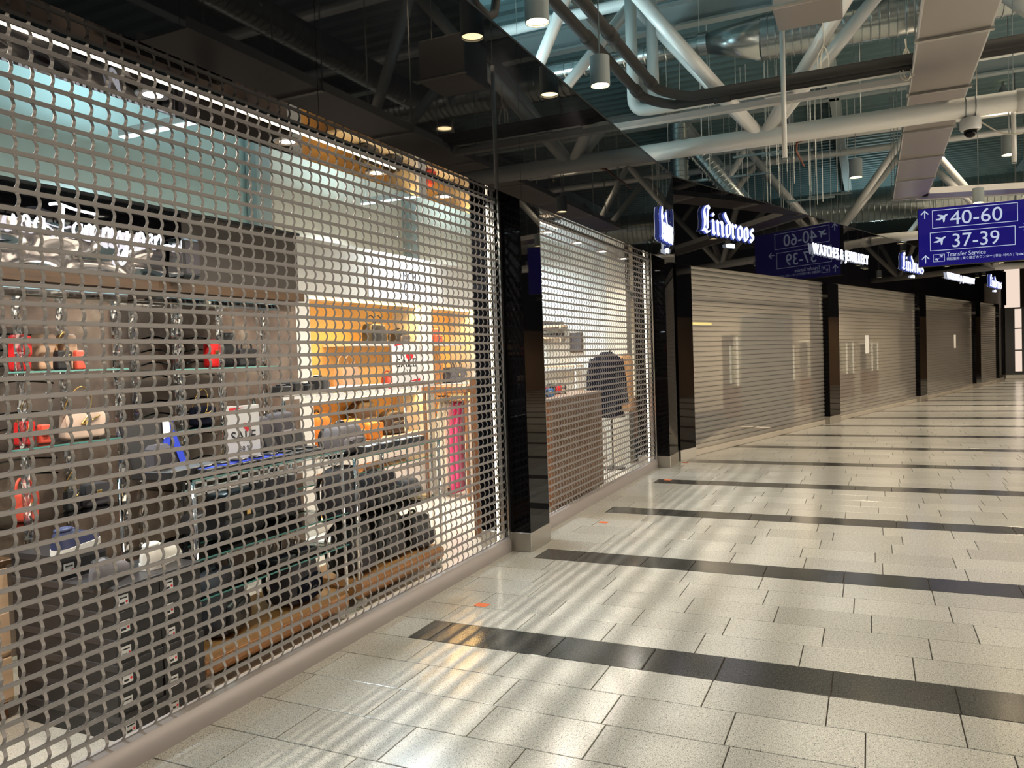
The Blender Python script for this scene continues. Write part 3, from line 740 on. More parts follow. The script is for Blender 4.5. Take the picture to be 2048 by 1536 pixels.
MB().lathe([(0.05, 4.235), (0.10, 4.22), (0.112, 4.19), (0.112, 4.10), (0.10, 4.08)][::-1], 24, (cx, cy, 0)).build('body', 'white_plastic', t, world=True, auto=40)
MB().lathe([(0.012, 3.995), (0.04, 4.005), (0.066, 4.035), (0.074, 4.08)], 20, (cx, cy, 0)).build('dome', 'black_glass', t, world=True, smooth=True)
for x in (cx-.05, cx+.05): MB().tube([(x, cy+.122*math.cos(a), 4.35+.122*math.sin(a)) for a in [2*PI*i/20 for i in range(20)]], 0.005, 6, True).build('strap', 'lamp_grey', t, world=True)
MB().tube(smooth_path([(cx+.1, cy, 4.17), (cx+.35, cy+.05, 4.0), (cx+.65, cy+.05, 4.02), (cx+.85, cy, 4.3)]), 0.008, 6).build('cable', 'cord_white', t, world=True)
def coil(label, p, h):
    x, y, z = p
    pts = [(x, y, z+h), (x+.01, y, z+h*.45), (x-.06, y+.02, z+.1), (x-.05, y, z-.12), (x+.03, y, z-.16), (x+.06, y, z+.02), (x+.01, y+.02, z+.2), (x-.03, y, z+.02), (x, y, z-.15), (x+.09, y+.03, z-.11)]
    tag(MB().tube(smooth_path(pts), 0.009, 6).build('cord_coil', 'cord_white', origin=p), label, 'cord')
coil('knotted coil of white cord hanging near the ceiling box', (2.30, 10.1, 4.95), 0.5)
coil('white cord looped at the end of the slim cable tray', (3.17, 10.2, 4.80), 0.3)
rw = random.Random(3)
me = MB().cyl((0, 0, 0), (0, 0, 3.3), 0.0065, 5).mesh('wire', 'pipe_white')
for k in range(34):
    o = link('hanger_wire', me, None, (rw.uniform(-0.6, 2.2), rw.uniform(13.0, 24.5), rw.uniform(4.2, 5.0)))
    tag(o, 'thin vertical steel hanger wire below the roof deck', 'wire', 'hanger wires below the deck')
for k in range(9):
    x = -0.4 + 0.33*k; y = 15.5 + (k % 4)*1.7
    zz = 4.9+(k % 3)*.35; o = thing('strut_channel', 'short galvanised strut channel hung among the wires', 'bracket', (x, y, zz), 0, 'strut channels among the hanger wires')
    MB().box(-0.5, 0.5, -.02, .02, 0, .04).build('channel', 'galv', o)
    for dx in (-.42, .42): MB().cyl((dx, 0, .04), (dx, 0, 7.56-zz), .006, 5).build('hanger', 'pipe_white', o)

# ---------------- cylinder downlights
t = thing('cylinder_downlight', 'x', 'lamp', (0, 0, 0))
MB().lathe([(0.088, 0.0), (0.094, 0.0), (0.094, 0.27), (0.03, 0.285)], 24, caps=False).build('housing', 'lamp_grey', t, auto=40)
MB().lathe([(0.001, 0.018), (0.086, 0.017)], 24, caps=False).build('lens', 'lamp_warm', t)
MB().cyl((0, 0, 0.28), (0, 0, 3.3), 0.007, 6).build('stem', 'steel', t)
KIDS[t.name] = list(t.children)
first = True
def downlight(p, lb, e, grp=None):
    global first
    if first: t.location = p; t['label'] = lb; first = False; o = t
    else: o = dup(t, p, None, lb)
    if grp: o['group'] = grp
    if e: light('SPOT', 'downlight_beam', (p[0], p[1], p[2]+0.005), e*1.65, WARM, (0, 0, 0), 0.06, spot=130, blend=0.5)
downlight((0.48, 5.62, 4.15), 'nearest grey cylinder downlight above the long fascia', 34)
downlight((0.46, 7.21, 4.15), 'second grey cylinder downlight above the long fascia', 34)
downlight((2.59, 13.08, 4.15), 'grey cylinder downlight glowing beyond the near truss', 90)
downlight((4.53, 12.76, 4.15), 'grey cylinder downlight at the right beside the hanging rod', 140)
G = 'cylinder downlights over the hall'
for p, e in (((0.48, 2.4, 4.15), 24), ((0.48, 4.0, 4.15), 24), ((4.5, 2.8, 4.15), 80), ((4.5, 6.8, 4.15), 120), ((7.0, 4.8, 4.15), 150), ((7.0, 8.8, 4.15), 150), ((7.0, 12.8, 4.15), 150),
             ((4.6, 16.8, 4.15), 190), ((7.0, 17.5, 4.15), 190), ((6.2, 22.0, 4.15), 220), ((8.2, 22.5, 4.15), 190), ((7.6, 27.0, 4.15), 240), ((9.6, 31.0, 4.15), 260), ((8.6, 34.5, 4.15), 260), ((10.0, 13.0, 4.15), 130), ((10.0, 20.0, 4.15), 130)):
    downlight(p, 'grey cylinder downlight hung over the hall floor', e, G)
for k in range(24):
    downlight((4.6 + (k % 4)*1.9 + (k//4)*0.25, 24.2 + (k//4)*3.3 + (k % 4)*0.4, 4.4 + 0.12*(k % 3)), 'small far grey cylinder downlight deep in the hall', 0, 'far cylinder downlights')

# high-bay lamps under the deck
t = thing('high_bay_lamp', 'x', 'lamp', (0, 0, 0)); t_hb = t
MB().lathe([(0.20, 0.0), (0.205, 0.0), (0.19, 0.10), (0.08, 0.22), (0.05, 0.30)], 24, caps=False).build('reflector', 'lamp_grey', t, auto=40)
MB().lathe([(0.001, 0.03), (0.19, 0.028)], 24, caps=False).build('lens', 'lamp_warm', t)
MB().cyl((0, 0, 0.3), (0, 0, 0.42), 0.03, 8).build('hook', 'steel', t)
KIDS[t.name] = list(t.children)
for k, (x, y, e) in enumerate(((2.6, 7.6, 330), (6.2, 8.5, 420), (3.4, 15.5, 420), (6.8, 16.5, 420), (5.6, 21.2, 420), (2.4, 1.5, 200), (7.5, 28.5, 500))):
    lb = 'round high-bay lamp under the roof deck, %s along the hall' % ['first', 'second', 'third', 'fourth', 'fifth', 'the one above the viewer', 'the farthest'][k]
    if k == 0: t_hb.location = (x, y, 7.10); t_hb['label'] = lb; t_hb['group'] = 'high-bay lamps'
    else: dup(t_hb, (x, y, 7.10), None, lb, 'high-bay lamps')
    light('SPOT', 'high_bay_beam', (x, y, 7.11), e*1.4, (1.0, 0.83, 0.60), (0, 0, 0), 0.18, spot=140, blend=0.5)

# ================================================================== FAR END AND OPPOSITE SIDE
struct(MB().box(12.0, 12.2, -4, 46, 0, 2.8).build('wall_right', 'wood_slat'))
struct(MB().box(12.02, 12.2, -4, 46, 2.8, 7.6).build('wall_right_upper', 'black_trim'))
struct(MB().box(-9, 17, 46, 46.2, 0, 7.6).build('wall_far', 'wood_header'))
struct(MB().box(-9, 17, -8.2, -8, 0, 7.6).build('wall_behind', 'wood_header'))
for k, (y0, y1) in enumerate(((-3, 3), (4, 10), (11, 16), (17, 22))):  # added unseen glowing panels, framed like windows, to brighten trusses and grilles
    o = MB().box(11.96, 11.99, y0, y1, 0.3, 2.6).build('window_%d' % (k+1), 'window_lit'); struct(o)
    nn = 4
    for q in range(nn+1):
        yy = y0 + (y1-y0)*q/nn; MB().box(11.90, 11.97, yy-.03, yy+.03, 0.25, 2.65).build('mullion', 'black_trim', o)
    MB().box(11.90, 11.97, y0, y1, 0.22, 0.30).box(11.90, 11.97, y0, y1, 2.6, 2.68).build('window_frame', 'black_trim', o)
t = thing('lightbox_column', 'white topped column with dark frame and lit panels at far end', 'column', (8.25, 38.3, 0))
MB().box(-.42, .42, -.2, .2, 0.16, 2.95).build('dark_frame', 'black_trim', t)
MB().bbox(-.43, .43, -.21, .21, 0, 0.16, 0.01).build('skirting', 'steel_skirting', t)
for z0, z1 in ((0.3, 1.15), (1.2, 2.05), (2.1, 2.88)): MB().box(-.08, .16, -.212, -.2, z0, z1).build('lit_panel', 'panel_lit', t)
MB().box(-.38, .12, -.18, .18, 2.95, 4.6).build('upper_block', 'panel_lit', t)
t = thing('round_column', 'grey round column at the far right edge', 'column', (8.95, 38.0, 0))
MB().lathe([(0.3, 0), (0.3, 4.0), (0.24, 4.02)], 28).build('shaft', 'tray_grey', t, auto=40); MB().lathe([(0.32, 0), (0.32, 0.12), (0.30, 0.12)], 28).build('base_ring', 'steel', t, auto=40)

# ================================================================== BAG SHOP: SHELL
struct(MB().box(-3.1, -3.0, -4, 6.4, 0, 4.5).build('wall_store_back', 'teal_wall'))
struct(MB().box(-3.1, -2.98, 6.4, 11.2, 0, 4.5).build('wall_store_back_right', 'cream_wall'))  # same wall, cream where the painted cool light ends
struct(MB().box(-3.0, -0.45, 11.1, 11.2, 0, 4.1).build('wall_store_end', 'white_wall'))
struct(MB().box(-3.0, -0.45, -4.1, -4.0, 0, 4.1).build('wall_store_side', 'white_wall'))
struct(MB().box(-1.80, -1.70, -1.0, 5.30, 0, 2.13).build('wall_feature', 'marble_brown'))
struct(MB().box(-0.74, -0.45, 10.96, 11.1, 0, 4.1).build('trim_1', 'cream_wall'))
t = thing('shop_header', 'dark header panel with wooden lower edge above the marble wall', 'header', (-1.6, 2, 2.13))
MB().box(-1.80, -1.60, -1.0, 4.02, 2.215, 2.68).build('gloss_panel', 'black_glass', t, world=True)
MB().box(-1.80, -1.60, 4.025, 5.23, 2.215, 2.68).build('brown_panel', 'brown_panel', t, world=True)
MB().box(-1.82, -1.56, -1.0, 5.25, 2.13, 2.213).build('wood_edge', 'wood_header', t, world=True)
MB().box(-1.81, -1.58, -1.0, 5.25, 2.68, 2.70).build('top_edge', 'black_trim', t, world=True)
for x, y, lb in ((-2.92, 6.27, 'grey steel column in front of the pale shop wall, nearer one'), (-2.92, 9.17, 'grey steel column in front of the pale shop wall, farther one')):
    t = thing('steel_column', lb, 'column', (x, y, 0))
    MB().bbox(-.07, .07, -.11, .11, 0, 4.4, 0.008).build('shaft', 'beam_grey', t); MB().box(-.09, .09, -.15, .15, 0, 0.02).build('base_plate', 'steel', t)

# ---------------- shop lamps
for (y, lb) in ((4.29, 'suspended linear lamp glowing over the marble wall'), (7.42, 'suspended linear lamp glowing over the amber shelving'),
                (1.3, 'suspended linear lamp at the near end of the shop'), (10.2, 'suspended linear lamp at the far end of the shop')):
    t = thing('linear_lamp', lb, 'lamp', (-2.05, y, 3.4))
    MB().bbox(-.42, .42, -.035, .035, 0.0, 0.06, 0.006).build('housing', 'white_plastic', t); MB().box(-.41, .41, -.03, .03, -.008, 0.0).build('diffuser', 'led_cool', t)
    for x in (-.36, .36): MB().cyl((x, 0, .06), (x, 0, 4.1), 0.004, 6).build('wire', 'steel', t)
    light('AREA', 'linear_lamp_glow', (-2.05, y, 3.38), 80 if y > 10 else 165, (0.80, 0.94, 1.0), (0, 0, R90), 0.4, 0.8, spread=135)
    light('AREA', 'linear_lamp_glow', (-2.05, y, 3.48), 28, COOL, (PI, 0, R90), 0.3, 0.8)
t = thing('recessed_downlight', 'x', 'lamp'); first2 = True
MB().lathe([(0.042, -.004), (0.075, -.006), (0.078, 0.0), (0.03, 0.0)], 24).build('trim_ring', 'steel', t, auto=40)
MB().lathe([(0.001, -.0045), (0.044, -.0042)], 20).build('lens', 'lamp_white', t)
ORD = {2.64: 'first', 3.555: 'second', 4.44: 'third', 5.43: 'fourth'}
ORDN = ['first', 'second', 'third', 'fourth', 'fifth', 'sixth', 'seventh']; n_sd = 0
for y in (-0.1, 0.82, 1.73, 2.64, 3.555, 4.44, 5.36, 6.6, 7.5, 8.4, 9.3, 10.2):
    lb = 'round recessed downlight in the black soffit behind the wide grille' if y < 6 else 'round recessed downlight in the black soffit behind the narrower grille'
    lb += ', %s from the left' % ORDN[(n_sd if y < 6 else n_sd-7)]; n_sd += 1
    g_ = 'soffit downlights of the wide grille' if y < 6 else 'soffit downlights of the narrower grille'
    if first2: t.location = (-.24, y, 2.873); o = t; first2 = False; t['label'] = lb; t['group'] = g_
    else: dup(t, (-.24, y, 2.873), None, lb, g_)
    light('SPOT', 'soffit_beam', (-.24, y, 2.860), 85 if y < 6 else 60, (1.0, 0.90, 0.76), (0, math.radians(6), 0), 0.008, spot=150, blend=0.6)
for (x, y0, y1, lb) in ((-.055, -0.6, 4.39, 'thin bright LED line along the soffit behind the wide grille'), (-.055, 6.25, 7.3, 'thin bright LED line along the soffit behind the narrower grille')):
    t = thing('led_line', lb, 'lamp', (x, y0, 2.86))
    MB().box(-.014, .006, 0, y1-y0, 0.006, 0.013).build('channel', 'steel', t); MB().box(-.012, .004, 0, y1-y0, 0, 0.006).build('diffuser', 'led_strip', t)
for (y, lb) in ((5.783, 'vertical lit LED strip at the right jamb of the wide grille'), (10.652, 'vertical lit LED strip at the right jamb of the narrower grille')):
    t = thing('led_strip', lb, 'lamp', (-.085, y, 0.02))
    MB().box(-.014, .014, 0.004, 0.016, 0, 2.85).build('channel', 'steel', t); MB().box(-.010, .010, -.004, 0.004, 0.02, 2.83).build('diffuser', 'led_strip', t)

# ---------------- script sign
t = thing('neon_sign', 'glowing white handwritten sign on a chrome panel above the marble wall', 'sign', (-1.55, 2.0, 2.2))
vs = []; fs = []; nY, nZ = 60, 6
for i in range(nY+1):
    for j in range(nZ+1):
        y = i/nY*1.83; z = 0.005 + j/nZ*0.27
        vs.append((0.015*math.sin(y*9.0+1.5*math.sin(j*1.1)) + 0.006*math.sin(j*2.3+y*4), y, z))
for i in range(nY):
    for j in range(nZ): a = i*(nZ+1)+j; fs.append((a, a+nZ+1, a+nZ+2, a+1))
MB().add(vs, fs).build('chrome_panel', 'sign_chrome', t, smooth=True)
MB().box(-.03, -.02, 0, 1.84, 0, .28).build('back_plate', 'black_trim', t)
SCR = {'n': (0.80, [[(0, 0), (.06, .9), (.08, .5), (.3, .95), (.5, .8), (.52, .15), (.75, .05)]]),
       'a': (0.85, [[(.58, .85), (.32, .98), (.08, .6), (.12, .12), (.36, .05), (.56, .5), (.6, .95), (.6, .2), (.82, .05)]]),
       'm': (1.2, [[(0, 0), (.06, .9), (.08, .5), (.26, .95), (.42, .8), (.44, .1), (.46, .55), (.68, .95), (.84, .8), (.86, .15), (1.15, .05)]]),
       'y': (0.8, [[(0, .9), (.08, .3), (.3, .1), (.5, .4), (.56, .95), (.52, .1), (.34, -1.3), (.02, -1.7), (-.02, -1.3), (.4, -.4), (.78, .1)]]),
       'i': (0.45, [[(0, 0), (.1, .9), (.12, .15), (.4, .05)], [(.16, 1.35), (.18, 1.42)]]),
       'e': (0.65, [[(.02, .45), (.4, .6), (.36, .92), (.12, .8), (.08, .25), (.3, .02), (.62, .15)]]),
       'T': (1.0, [[(-.35, 2.0), (.2, 2.15), (1.2, 1.95), (2.6, 1.85)], [(.5, 2.05), (.42, 1.0), (.3, 0), (.1, -.25)]])}
mb = MB(); x = 0.77; sc_ = 0.088
for ch in 'ina Tammyinen':
    if ch == ' ': x += 0.05; continue
    wv, sts = SCR[ch]
    for s_ in sts:
        pts = [(0.05, x + p[0]*sc_*1.12, 0.205 + p[1]*sc_*0.92) for p in s_]
        MB().tube(smooth_path(pts, 4), 0.0085, 8).build('letter_stroke', 'neon', t, smooth=True)
    x += wv*sc_*1.12
MB().tube(smooth_path([(0.05, x-.03, 0.21), (0.05, x+.03, 0.225), (0.05, x+.10, 0.20)]), 0.011, 8).build('letter_stroke', 'neon', t, smooth=True)
o = thing('speaker_box', 'small black speaker box at the end of the handwritten sign', 'speaker', (-1.5, 3.93, 2.213))
MB().bbox(-.09, .09, -.08, .08, 0, .27, 0.02).build('cabinet', 'black_leather', o); MB().box(.09, .094, -.06, .06, .03, .24).build('grille_cloth', 'charcoal_cloth', o); MB().box(-.085, .085, -.083, -.08, .01, .26).build('chrome_edge', 'chrome', o)

# ================================================================== GLASS DISPLAY SHELVES
def twisted(mb, x, y, z0, z1, r=0.018):
    n = 6; k = int((z1-z0)/0.045); vs = []; fs = []
    for i in range(k+1):
        for j in range(n):
            a = 2*PI*j/n + i*0.33; vs.append((x+r*math.cos(a)*(1+.18*(j % 2)), y+r*math.sin(a)*(1+.18*(j % 2)), z0+(z1-z0)*i/k))
    for i in range(k):
        for j in range(n): fs.append((i*n+j, i*n+(j+1) % n, (i+1)*n+(j+1) % n, (i+1)*n+j))
    return mb.add(vs, fs)
def shelf_glass(t, x0, x1, y0, y1, z, th=0.010, name='glass_shelf'):
    MB().box(x0, x1-.003, y0, y1, z-th, z).build(name, 'clear_glass', t, world=True)
    MB().box(x1-.002, x1, y0, y1, z-th*.8, z).build('shelf_edge', 'glass_edge', t, world=True)
def vitrine(label, y0, y1, ys, tops, shelves, x0=-1.45, x1=-1.0):
    t = thing('acrylic_display', label, 'display stand', (x1, (y0+y1)/2, 0))
    for y in ys:
        for x in (x1, x0):
            twisted(MB(), x, y, 0.02, tops).build('twisted_post', 'acrylic', t, world=True)
            MB().cyl((x, y, 0), (x, y, 0.02), 0.03, 12).build('foot', 'chrome', t, world=True)
    for z in shelves: shelf_glass(t, x0-.02, x1+.02, y0, y1, z)
    MB().bbox(x0-.03, x1+.03, y0-.02, y1+.02, tops, tops+.05, 0.012).build('top_rail', 'acrylic', t, world=True)
    for a, b_ in zip(ys[:-1], ys[1:]):
        m_ = MB(); z = 0.95
        while z < tops-.1: m_.tube([(x0, a+.06+(b_-a-.12)*i/8, z+.02*math.sin(PI*i/8)) for i in range(9)], 0.006, 6); z += 0.085
        m_.build('ribbed_back', 'acrylic', t, world=True)
    return t
vitrine('clear acrylic display with twisted posts and red bags, at the left edge', 2.36, 3.04, [2.44, 2.98], 1.98, [0.86, 1.24, 1.615])
vitrine('clear acrylic display with twisted posts left of the wooden niche wall', 3.52, 4.44, [3.58, 3.92, 4.32], 2.0, [0.84, 1.215, 1.60], -1.60, -1.18)

def handbag(label, loc, w_, d, h, m_, rz=0.0, strap='arc', flap=True, metalw='gold', group=None, name='handbag'):
    t = thing(name, label, 'bag', loc, rz, group)
    MB().soft(w_, d, h, 0.30, 0.88, 24, 10).build('body', m_, t, smooth=True)
    if flap:
        MB().soft(w_*.96, 0.012, h*.55, 0.3, 1.0, 20, 8, (d/2*.92, 0, h*.42)).build('flap', m_, t, smooth=True)
        MB().bbox(d/2-.002+.004, d/2+.014, -.016, .016, h*.46, h*.46+.03, 0.003).build('clasp', metalw, t)
    if strap == 'arc':
        for sx in (-1, 1):
            MB().tube(smooth_path([(sx*d*.25, -w_*.26, h*.9), (sx*d*.25, -w_*.24, h*1.22), (sx*d*.25, 0, h*1.42), (sx*d*.25, w_*.24, h*1.22), (sx*d*.25, w_*.26, h*.9)]), 0.007, 8).build('handle', m_, t, smooth=True)
    elif strap == 'chain':
        pts = smooth_path([(0, -w_*.44, h*.95), (.02, -w_*.3, h*1.6), (.03, -w_*.05, h*1.9), (.02, w_*.2, h*1.55), (d*.55, w_*.05, h*.9), (d*.62, -w_*.15, h*.55), (d*.55, w_*.3, h*.8), (0, w_*.44, h*.95)], 5)
        MB().tube(pts, [0.0055 if i % 2 else 0.003 for i in range(len(pts))], 6).build('chain', metalw, t, smooth=True)
    return t
VB = 'bags on the acrylic displays'
handbag('tall red leather bag on the upper shelf at the left edge', (-1.2, 2.575, 1.615), .10, .07, .19, 'red_leather', 0.4, None)
handbag('beige upright bag on the upper acrylic shelf behind a black purse', (-1.28, 2.76, 1.615), .12, .10, .20, 'beige_leather', 0, None, False)
handbag('second beige upright bag beside the red purse on the upper shelf', (-1.28, 2.89, 1.615), .09, .09, .20, 'beige_leather', 0, None, False)
handbag('small black purse with gold chain in front of the beige bags', (-1.13, 2.755, 1.615), .085, .05, .105, 'black_leather', 0, 'chain')
handbag('small bright red purse on the upper acrylic shelf', (-1.12, 2.845, 1.615), .055, .04, .105, 'coral', 0, None, False)
handbag('red flap bag with gold chain on the middle shelf at the left edge', (-1.14, 2.535, 1.24), .085, .06, .125, 'red_leather', 0.2, 'chain')
handbag('small red purse behind the twisted post on the middle shelf', (-1.12, 2.625, 1.24), .06, .045, .10, 'coral', 0, None)
handbag('cream flap bag with a gold chain on the middle shelf', (-1.14, 2.855, 1.24), .245, .08, .15, 'cream_leather', 0, 'chain')
handbag('coral bag with raised handles on the lowest shelf at left', (-1.14, 2.52, 0.86), .11, .08, .15, 'coral', 0.3, 'arc')
handbag('small black purse on the lowest acrylic shelf', (-1.18, 2.80, 0.86), .08, .05, .11, 'black_leather', 0, 'chain')
handbag('dark grey bag with two gold rings on the lowest acrylic shelf', (-1.17, 2.93, 0.86), .16, .07, .13, 'charcoal_cloth', 0, None)
handbag('red leather bag on the upper shelf of the right acrylic display', (-1.45, 4.10, 1.60), .10, .08, .20, 'red_leather', 0, None)
handbag('tall black bag on the upper shelf of the right acrylic display', (-1.47, 4.26, 1.60), .13, .09, .25, 'black_leather', 0, None, False)
handbag('black bag with gold clasp on the upper shelf of the right acrylic display', (-1.30, 4.26, 1.60), .18, .08, .13, 'black_leather', 0, 'arc')
handbag('dark bag with looping gold chain on the middle shelf of the right display', (-1.34, 3.88, 1.215), .18, .08, .13, 'navy_cloth', 0, 'chain')
handbag('dark brown bag with gold chain on the lowest shelf of the right display', (-1.34, 4.12, 0.84), .20, .09, .15, 'dark_brown', 0, 'chain')

# ================================================================== SHOE BOXES AND SHOES
t = thing('shoe_box', 'x', 'box')
MB().box(-.165, .165, -.117, .117, 0, .098).build('carton', 'box_black', t)
MB().bbox(-.168, .168, -.120, .120, .080, .1118, 0.002).build('lid', 'box_lid', t)
lbp = MB().box(.1655, .167, -.095, -.045, .022, .072).build('price_label', 'paper', t)
mk = MB().box(.1672, .1676, -.09, -.065, .03, .04).box(.1672, .1676, -.088, -.052, .056, .062).build('barcode', 'ink', lbp)
MB().cyl((.1671, -.054, .04), (.1676, -.054, .04), .006, 10).build('red_dot', 'sale_red', lbp)
KIDS[t.name] = list(t.children); KIDS[lbp.name] = list(lbp.children)
firstb = True
def sbox(loc, lb, rz=0):
    global firstb
    if firstb: t_box.location = loc; t_box['label'] = lb; t_box['group'] = 'black shoe boxes'; t_box.rotation_euler = (0, 0, rz); firstb = False
    else: dup(t_box, loc, rz, lb, 'black shoe boxes')
t_box = t; NM = ['bottom', 'second lowest', 'third lowest', 'third highest', 'second highest', 'topmost']
jr = random.Random(2)
for col, (y, nm_) in enumerate(((2.39, 'near'), (2.63, 'far'))):
    for k in range(6):
        sbox((-.37 + jr.uniform(-.004, .004), y, .112*k), '%s black shoe box of the %s front stack against the grille' % (NM[k], nm_), jr.uniform(-.008, .008))
for k in range(7):
    sbox((-.71, 2.39 + jr.uniform(-.004, .004), .112*k), '%s black shoe box of the taller rear stack' % (['bottom', 'second lowest', 'third lowest', 'middle', 'third highest', 'second highest', 'topmost'][k]), 0)
for k in range(5): sbox((-.71, 2.63, .112*k), '%s black shoe box of the rear stack farther from the viewer' % (['bottom', 'second lowest', 'middle', 'second highest', 'topmost'][k]), 0)
def shoe(label, loc, rz, upper, sole, lace, Ls=0.29, name='sneaker'):
    t = thing(name, label, 'shoe', loc, rz)
    prof = [(0, .010, .050), (.015, .024, .068), (.045, .034, .080), (.09, .041, .087), (.17, .045, .090), (.30, .044, .088), (.45, .043, .075), (.60, .047, .058), (.75, .050, .046), (.88, .044, .036), (.97, .026, .024), (1.0, .008, .016)]
    def loft(zb, zt, sw):
        vs = []; fs = []; n = 12
        for (tt, w_, h) in prof:
            for k in range(n):
                a = PI*k/(n-1); vs.append((math.cos(a)*w_*sw, tt*Ls - Ls/2, zb + (zt(h))*math.sin(a)**0.75))
        for i in range(len(prof)-1):
            for k in range(n-1): fs.append((i*n+k, i*n+k+1, (i+1)*n+k+1, (i+1)*n+k))
            fs.append((i*n, (i+1)*n, (i+1)*n+n-1, i*n+n-1))
        fs.append(tuple(range(n))); fs.append(tuple(range((len(prof)-1)*n, len(prof)*n))[::-1])
        return MB().add(vs, fs)
    loft(.026, lambda h: h, 0.95).build('upper', upper, t, auto=70)
    out = [(w_*1.06, tt*Ls-Ls/2) for tt, w_, h in prof] + [(-w_*1.06, tt*Ls-Ls/2) for tt, w_, h in prof[::-1]]
    MB().prism(out, 0.0, 0.028, 2).build('sole', sole, t, auto=40)
    MB().tube([(.024*math.cos(a), -Ls*.30+.042*math.sin(a), .108) for a in [2*PI*i/16 for i in range(16)]], .009, 8, True).build('collar', lace, t, smooth=True)
    m_ = MB()
    for k in range(4): yy = -Ls*.10+k*.024; m_.tube([(-.024, yy, .098-k*.010), (0, yy, .108-k*.011), (.024, yy, .098-k*.010)], .0032, 6)
    m_.build('laces', lace, t, smooth=True); return t
shoe('navy leather sneaker with white sole on the rear shoe box stack', (-.60, 2.40, .785), 0.35, 'shoe_navy', 'sole_white', 'shoe_navy')
shoe('white sneaker on the far front shoe box stack', (-.36, 2.66, .673), 0.35, 'shoe_white', 'sole_white', 'shoe_white')
shoe('black and pale slip-on shoe on the near front shoe box stack', (-.33, 2.36, .673), 0.5, 'grey_cloth', 'shoe_black', 'shoe_black')
shoe('red patterned sneaker on the rear box stack behind the white one', (-.70, 2.64, .561), 0.3, 'coral', 'sole_white', 'navy_cloth')

# beige drawers plinth at the left edge
t = thing('display_plinth', 'pale wooden drawer plinth behind the shoe boxes at left edge', 'plinth', (-1.12, 2.0, 0))
MB().bbox(-.2, .2, -.28, .28, 0.08, .72, 0.006).build('carcass', 'wood_light', t)
for z in (.10, .31, .52): MB().bbox(.2, .216, -.27, .27, z, z+.19, 0.004).build('drawer_front', 'wood_light', t)
MB().box(-.18, .18, -.26, .26, 0, .08).build('toe_kick', 'wood_brown', t)
MB().bbox(-.22, .22, -.30, .30, .72, .745, 0.004).build('top', 'wood_header', t)

# ================================================================== GONDOLAS
def gondola(label, y0, y1, x0, x1, top, shelves, perforated=False, base=True):
    t = thing('display_gondola', label, 'display stand', ((x0+x1)/2, (y0+y1)/2, 0))
    if base:
        MB().bbox(x0-.02, x1+.02, y0-.02, y1+.02, .055, .17, 0.03).build('wooden_base', 'wood_plinth', t, world=True)
        for x in (x0+.06, x1-.03):
            for y in (y0+.05, y1-.05): MB().lathe([(.034, 0), (.04, .01), (.04, .045), (.03, .056)], 16, (x, y, 0)).build('castor', 'white_plastic', t, world=True, auto=40)
    for x in (x0, x1):
        for y in (y0, y1): MB().cyl((x, y, .165 if base else 0), (x, y, top), 0.012, 10).build('chrome_post', 'chrome', t, world=True, smooth=True)
    for z in shelves: shelf_glass(t, x0-.02, x1+.02, y0-.02, y1+.02, z)
    if perforated:
        m_ = MB().box(x1-.004, x1, y0, y1, top-.075, top-.065).box(x1-.004, x1, y0, y1, top-.045, top-.036).box(x1-.004, x1, y0, y1, top-.014, top-.004)
        y = y0
        while y < y1: m_.box(x1-.004, x1, y, y+.012, top-.075, top-.004); y += 0.075
        m_.build('slotted_rail', 'white_plastic', t, world=True)
    return t
gondola('low display gondola on a wooden base, directly behind the wide grille, near one', 2.80, 3.98, -.80, -.28, 1.045, [1.055, 0.66, 0.46], True)
gondola('low display gondola on a wooden base, farther one near the pillar', 4.14, 5.22, -.82, -.30, 0.98, [0.985, 0.56])
t = gondola('tall chrome shelf rack holding papers and the second sale board', 4.14, 6.05, -1.12, -.86, 1.41, [0.75], False, False)
MB().bbox(-1.17, -.84, 4.12, 6.10, 1.385, 1.405, 0.004).build('top_shelf', 'steel', t, world=True)
y = 4.1
while y < 6.05: MB().box(-.84, -.836, y, y+.07, 1.365, 1.385).build('rail_tab', 'white_plastic', t, world=True); y += 0.12

def backpack(label, loc, w_, d, h, m_='charcoal_cloth', pm='charcoal_cloth', rz=0.0, tilt=0.0, group=None):
    t = thing('backpack', label, 'backpack', loc, rz, group); t.rotation_euler = (0, tilt, rz)
    MB().soft(w_, d, h, 0.42, 0.84, 28, 14).build('body', m_, t, smooth=True)
    p = MB().soft(w_*.78, d*.34, h*.50, 0.42, 0.92, 24, 10, (d*.46, 0, h*.06)).build('front_pocket', pm, t, smooth=True)
    MB().tube(smooth_path([(d*.62, -w_*.30, h*.44), (d*.66, 0, h*.50), (d*.62, w_*.30, h*.44)]), 0.004, 6).build('zip', 'black_leather', p, smooth=True)
    MB().bbox(d*.62, d*.64, -.03, .03, h*.30, h*.34, 0.003).build('badge', 'black_leather', p)
    MB().tube(smooth_path([(-d*.1, -w_*.14, h*.96), (-d*.1, -w_*.10, h*1.06), (-d*.1, w_*.10, h*1.06), (-d*.1, w_*.14, h*.96)]), 0.010, 8).build('top_handle', 'black_leather', t, smooth=True)
    MB().tube(smooth_path([(d*.30, -w_*.34, h*.60), (d*.24, -w_*.20, h*.86), (d*.16, 0, h*.97), (d*.24, w_*.20, h*.86), (d*.30, w_*.34, h*.60)]), 0.005, 6).build('main_zip', 'black_leather', t, smooth=True)
    for sg in (-1, 1):
        MB().tube(smooth_path([(-d*.38, sg*w_*.18, h*.92), (-d*.62, sg*w_*.26, h*.70), (-d*.60, sg*w_*.32, h*.35), (-d*.40, sg*w_*.38, h*.08)]), 0.014, 8).build('shoulder_strap', 'black_leather', t, smooth=True)
    return t
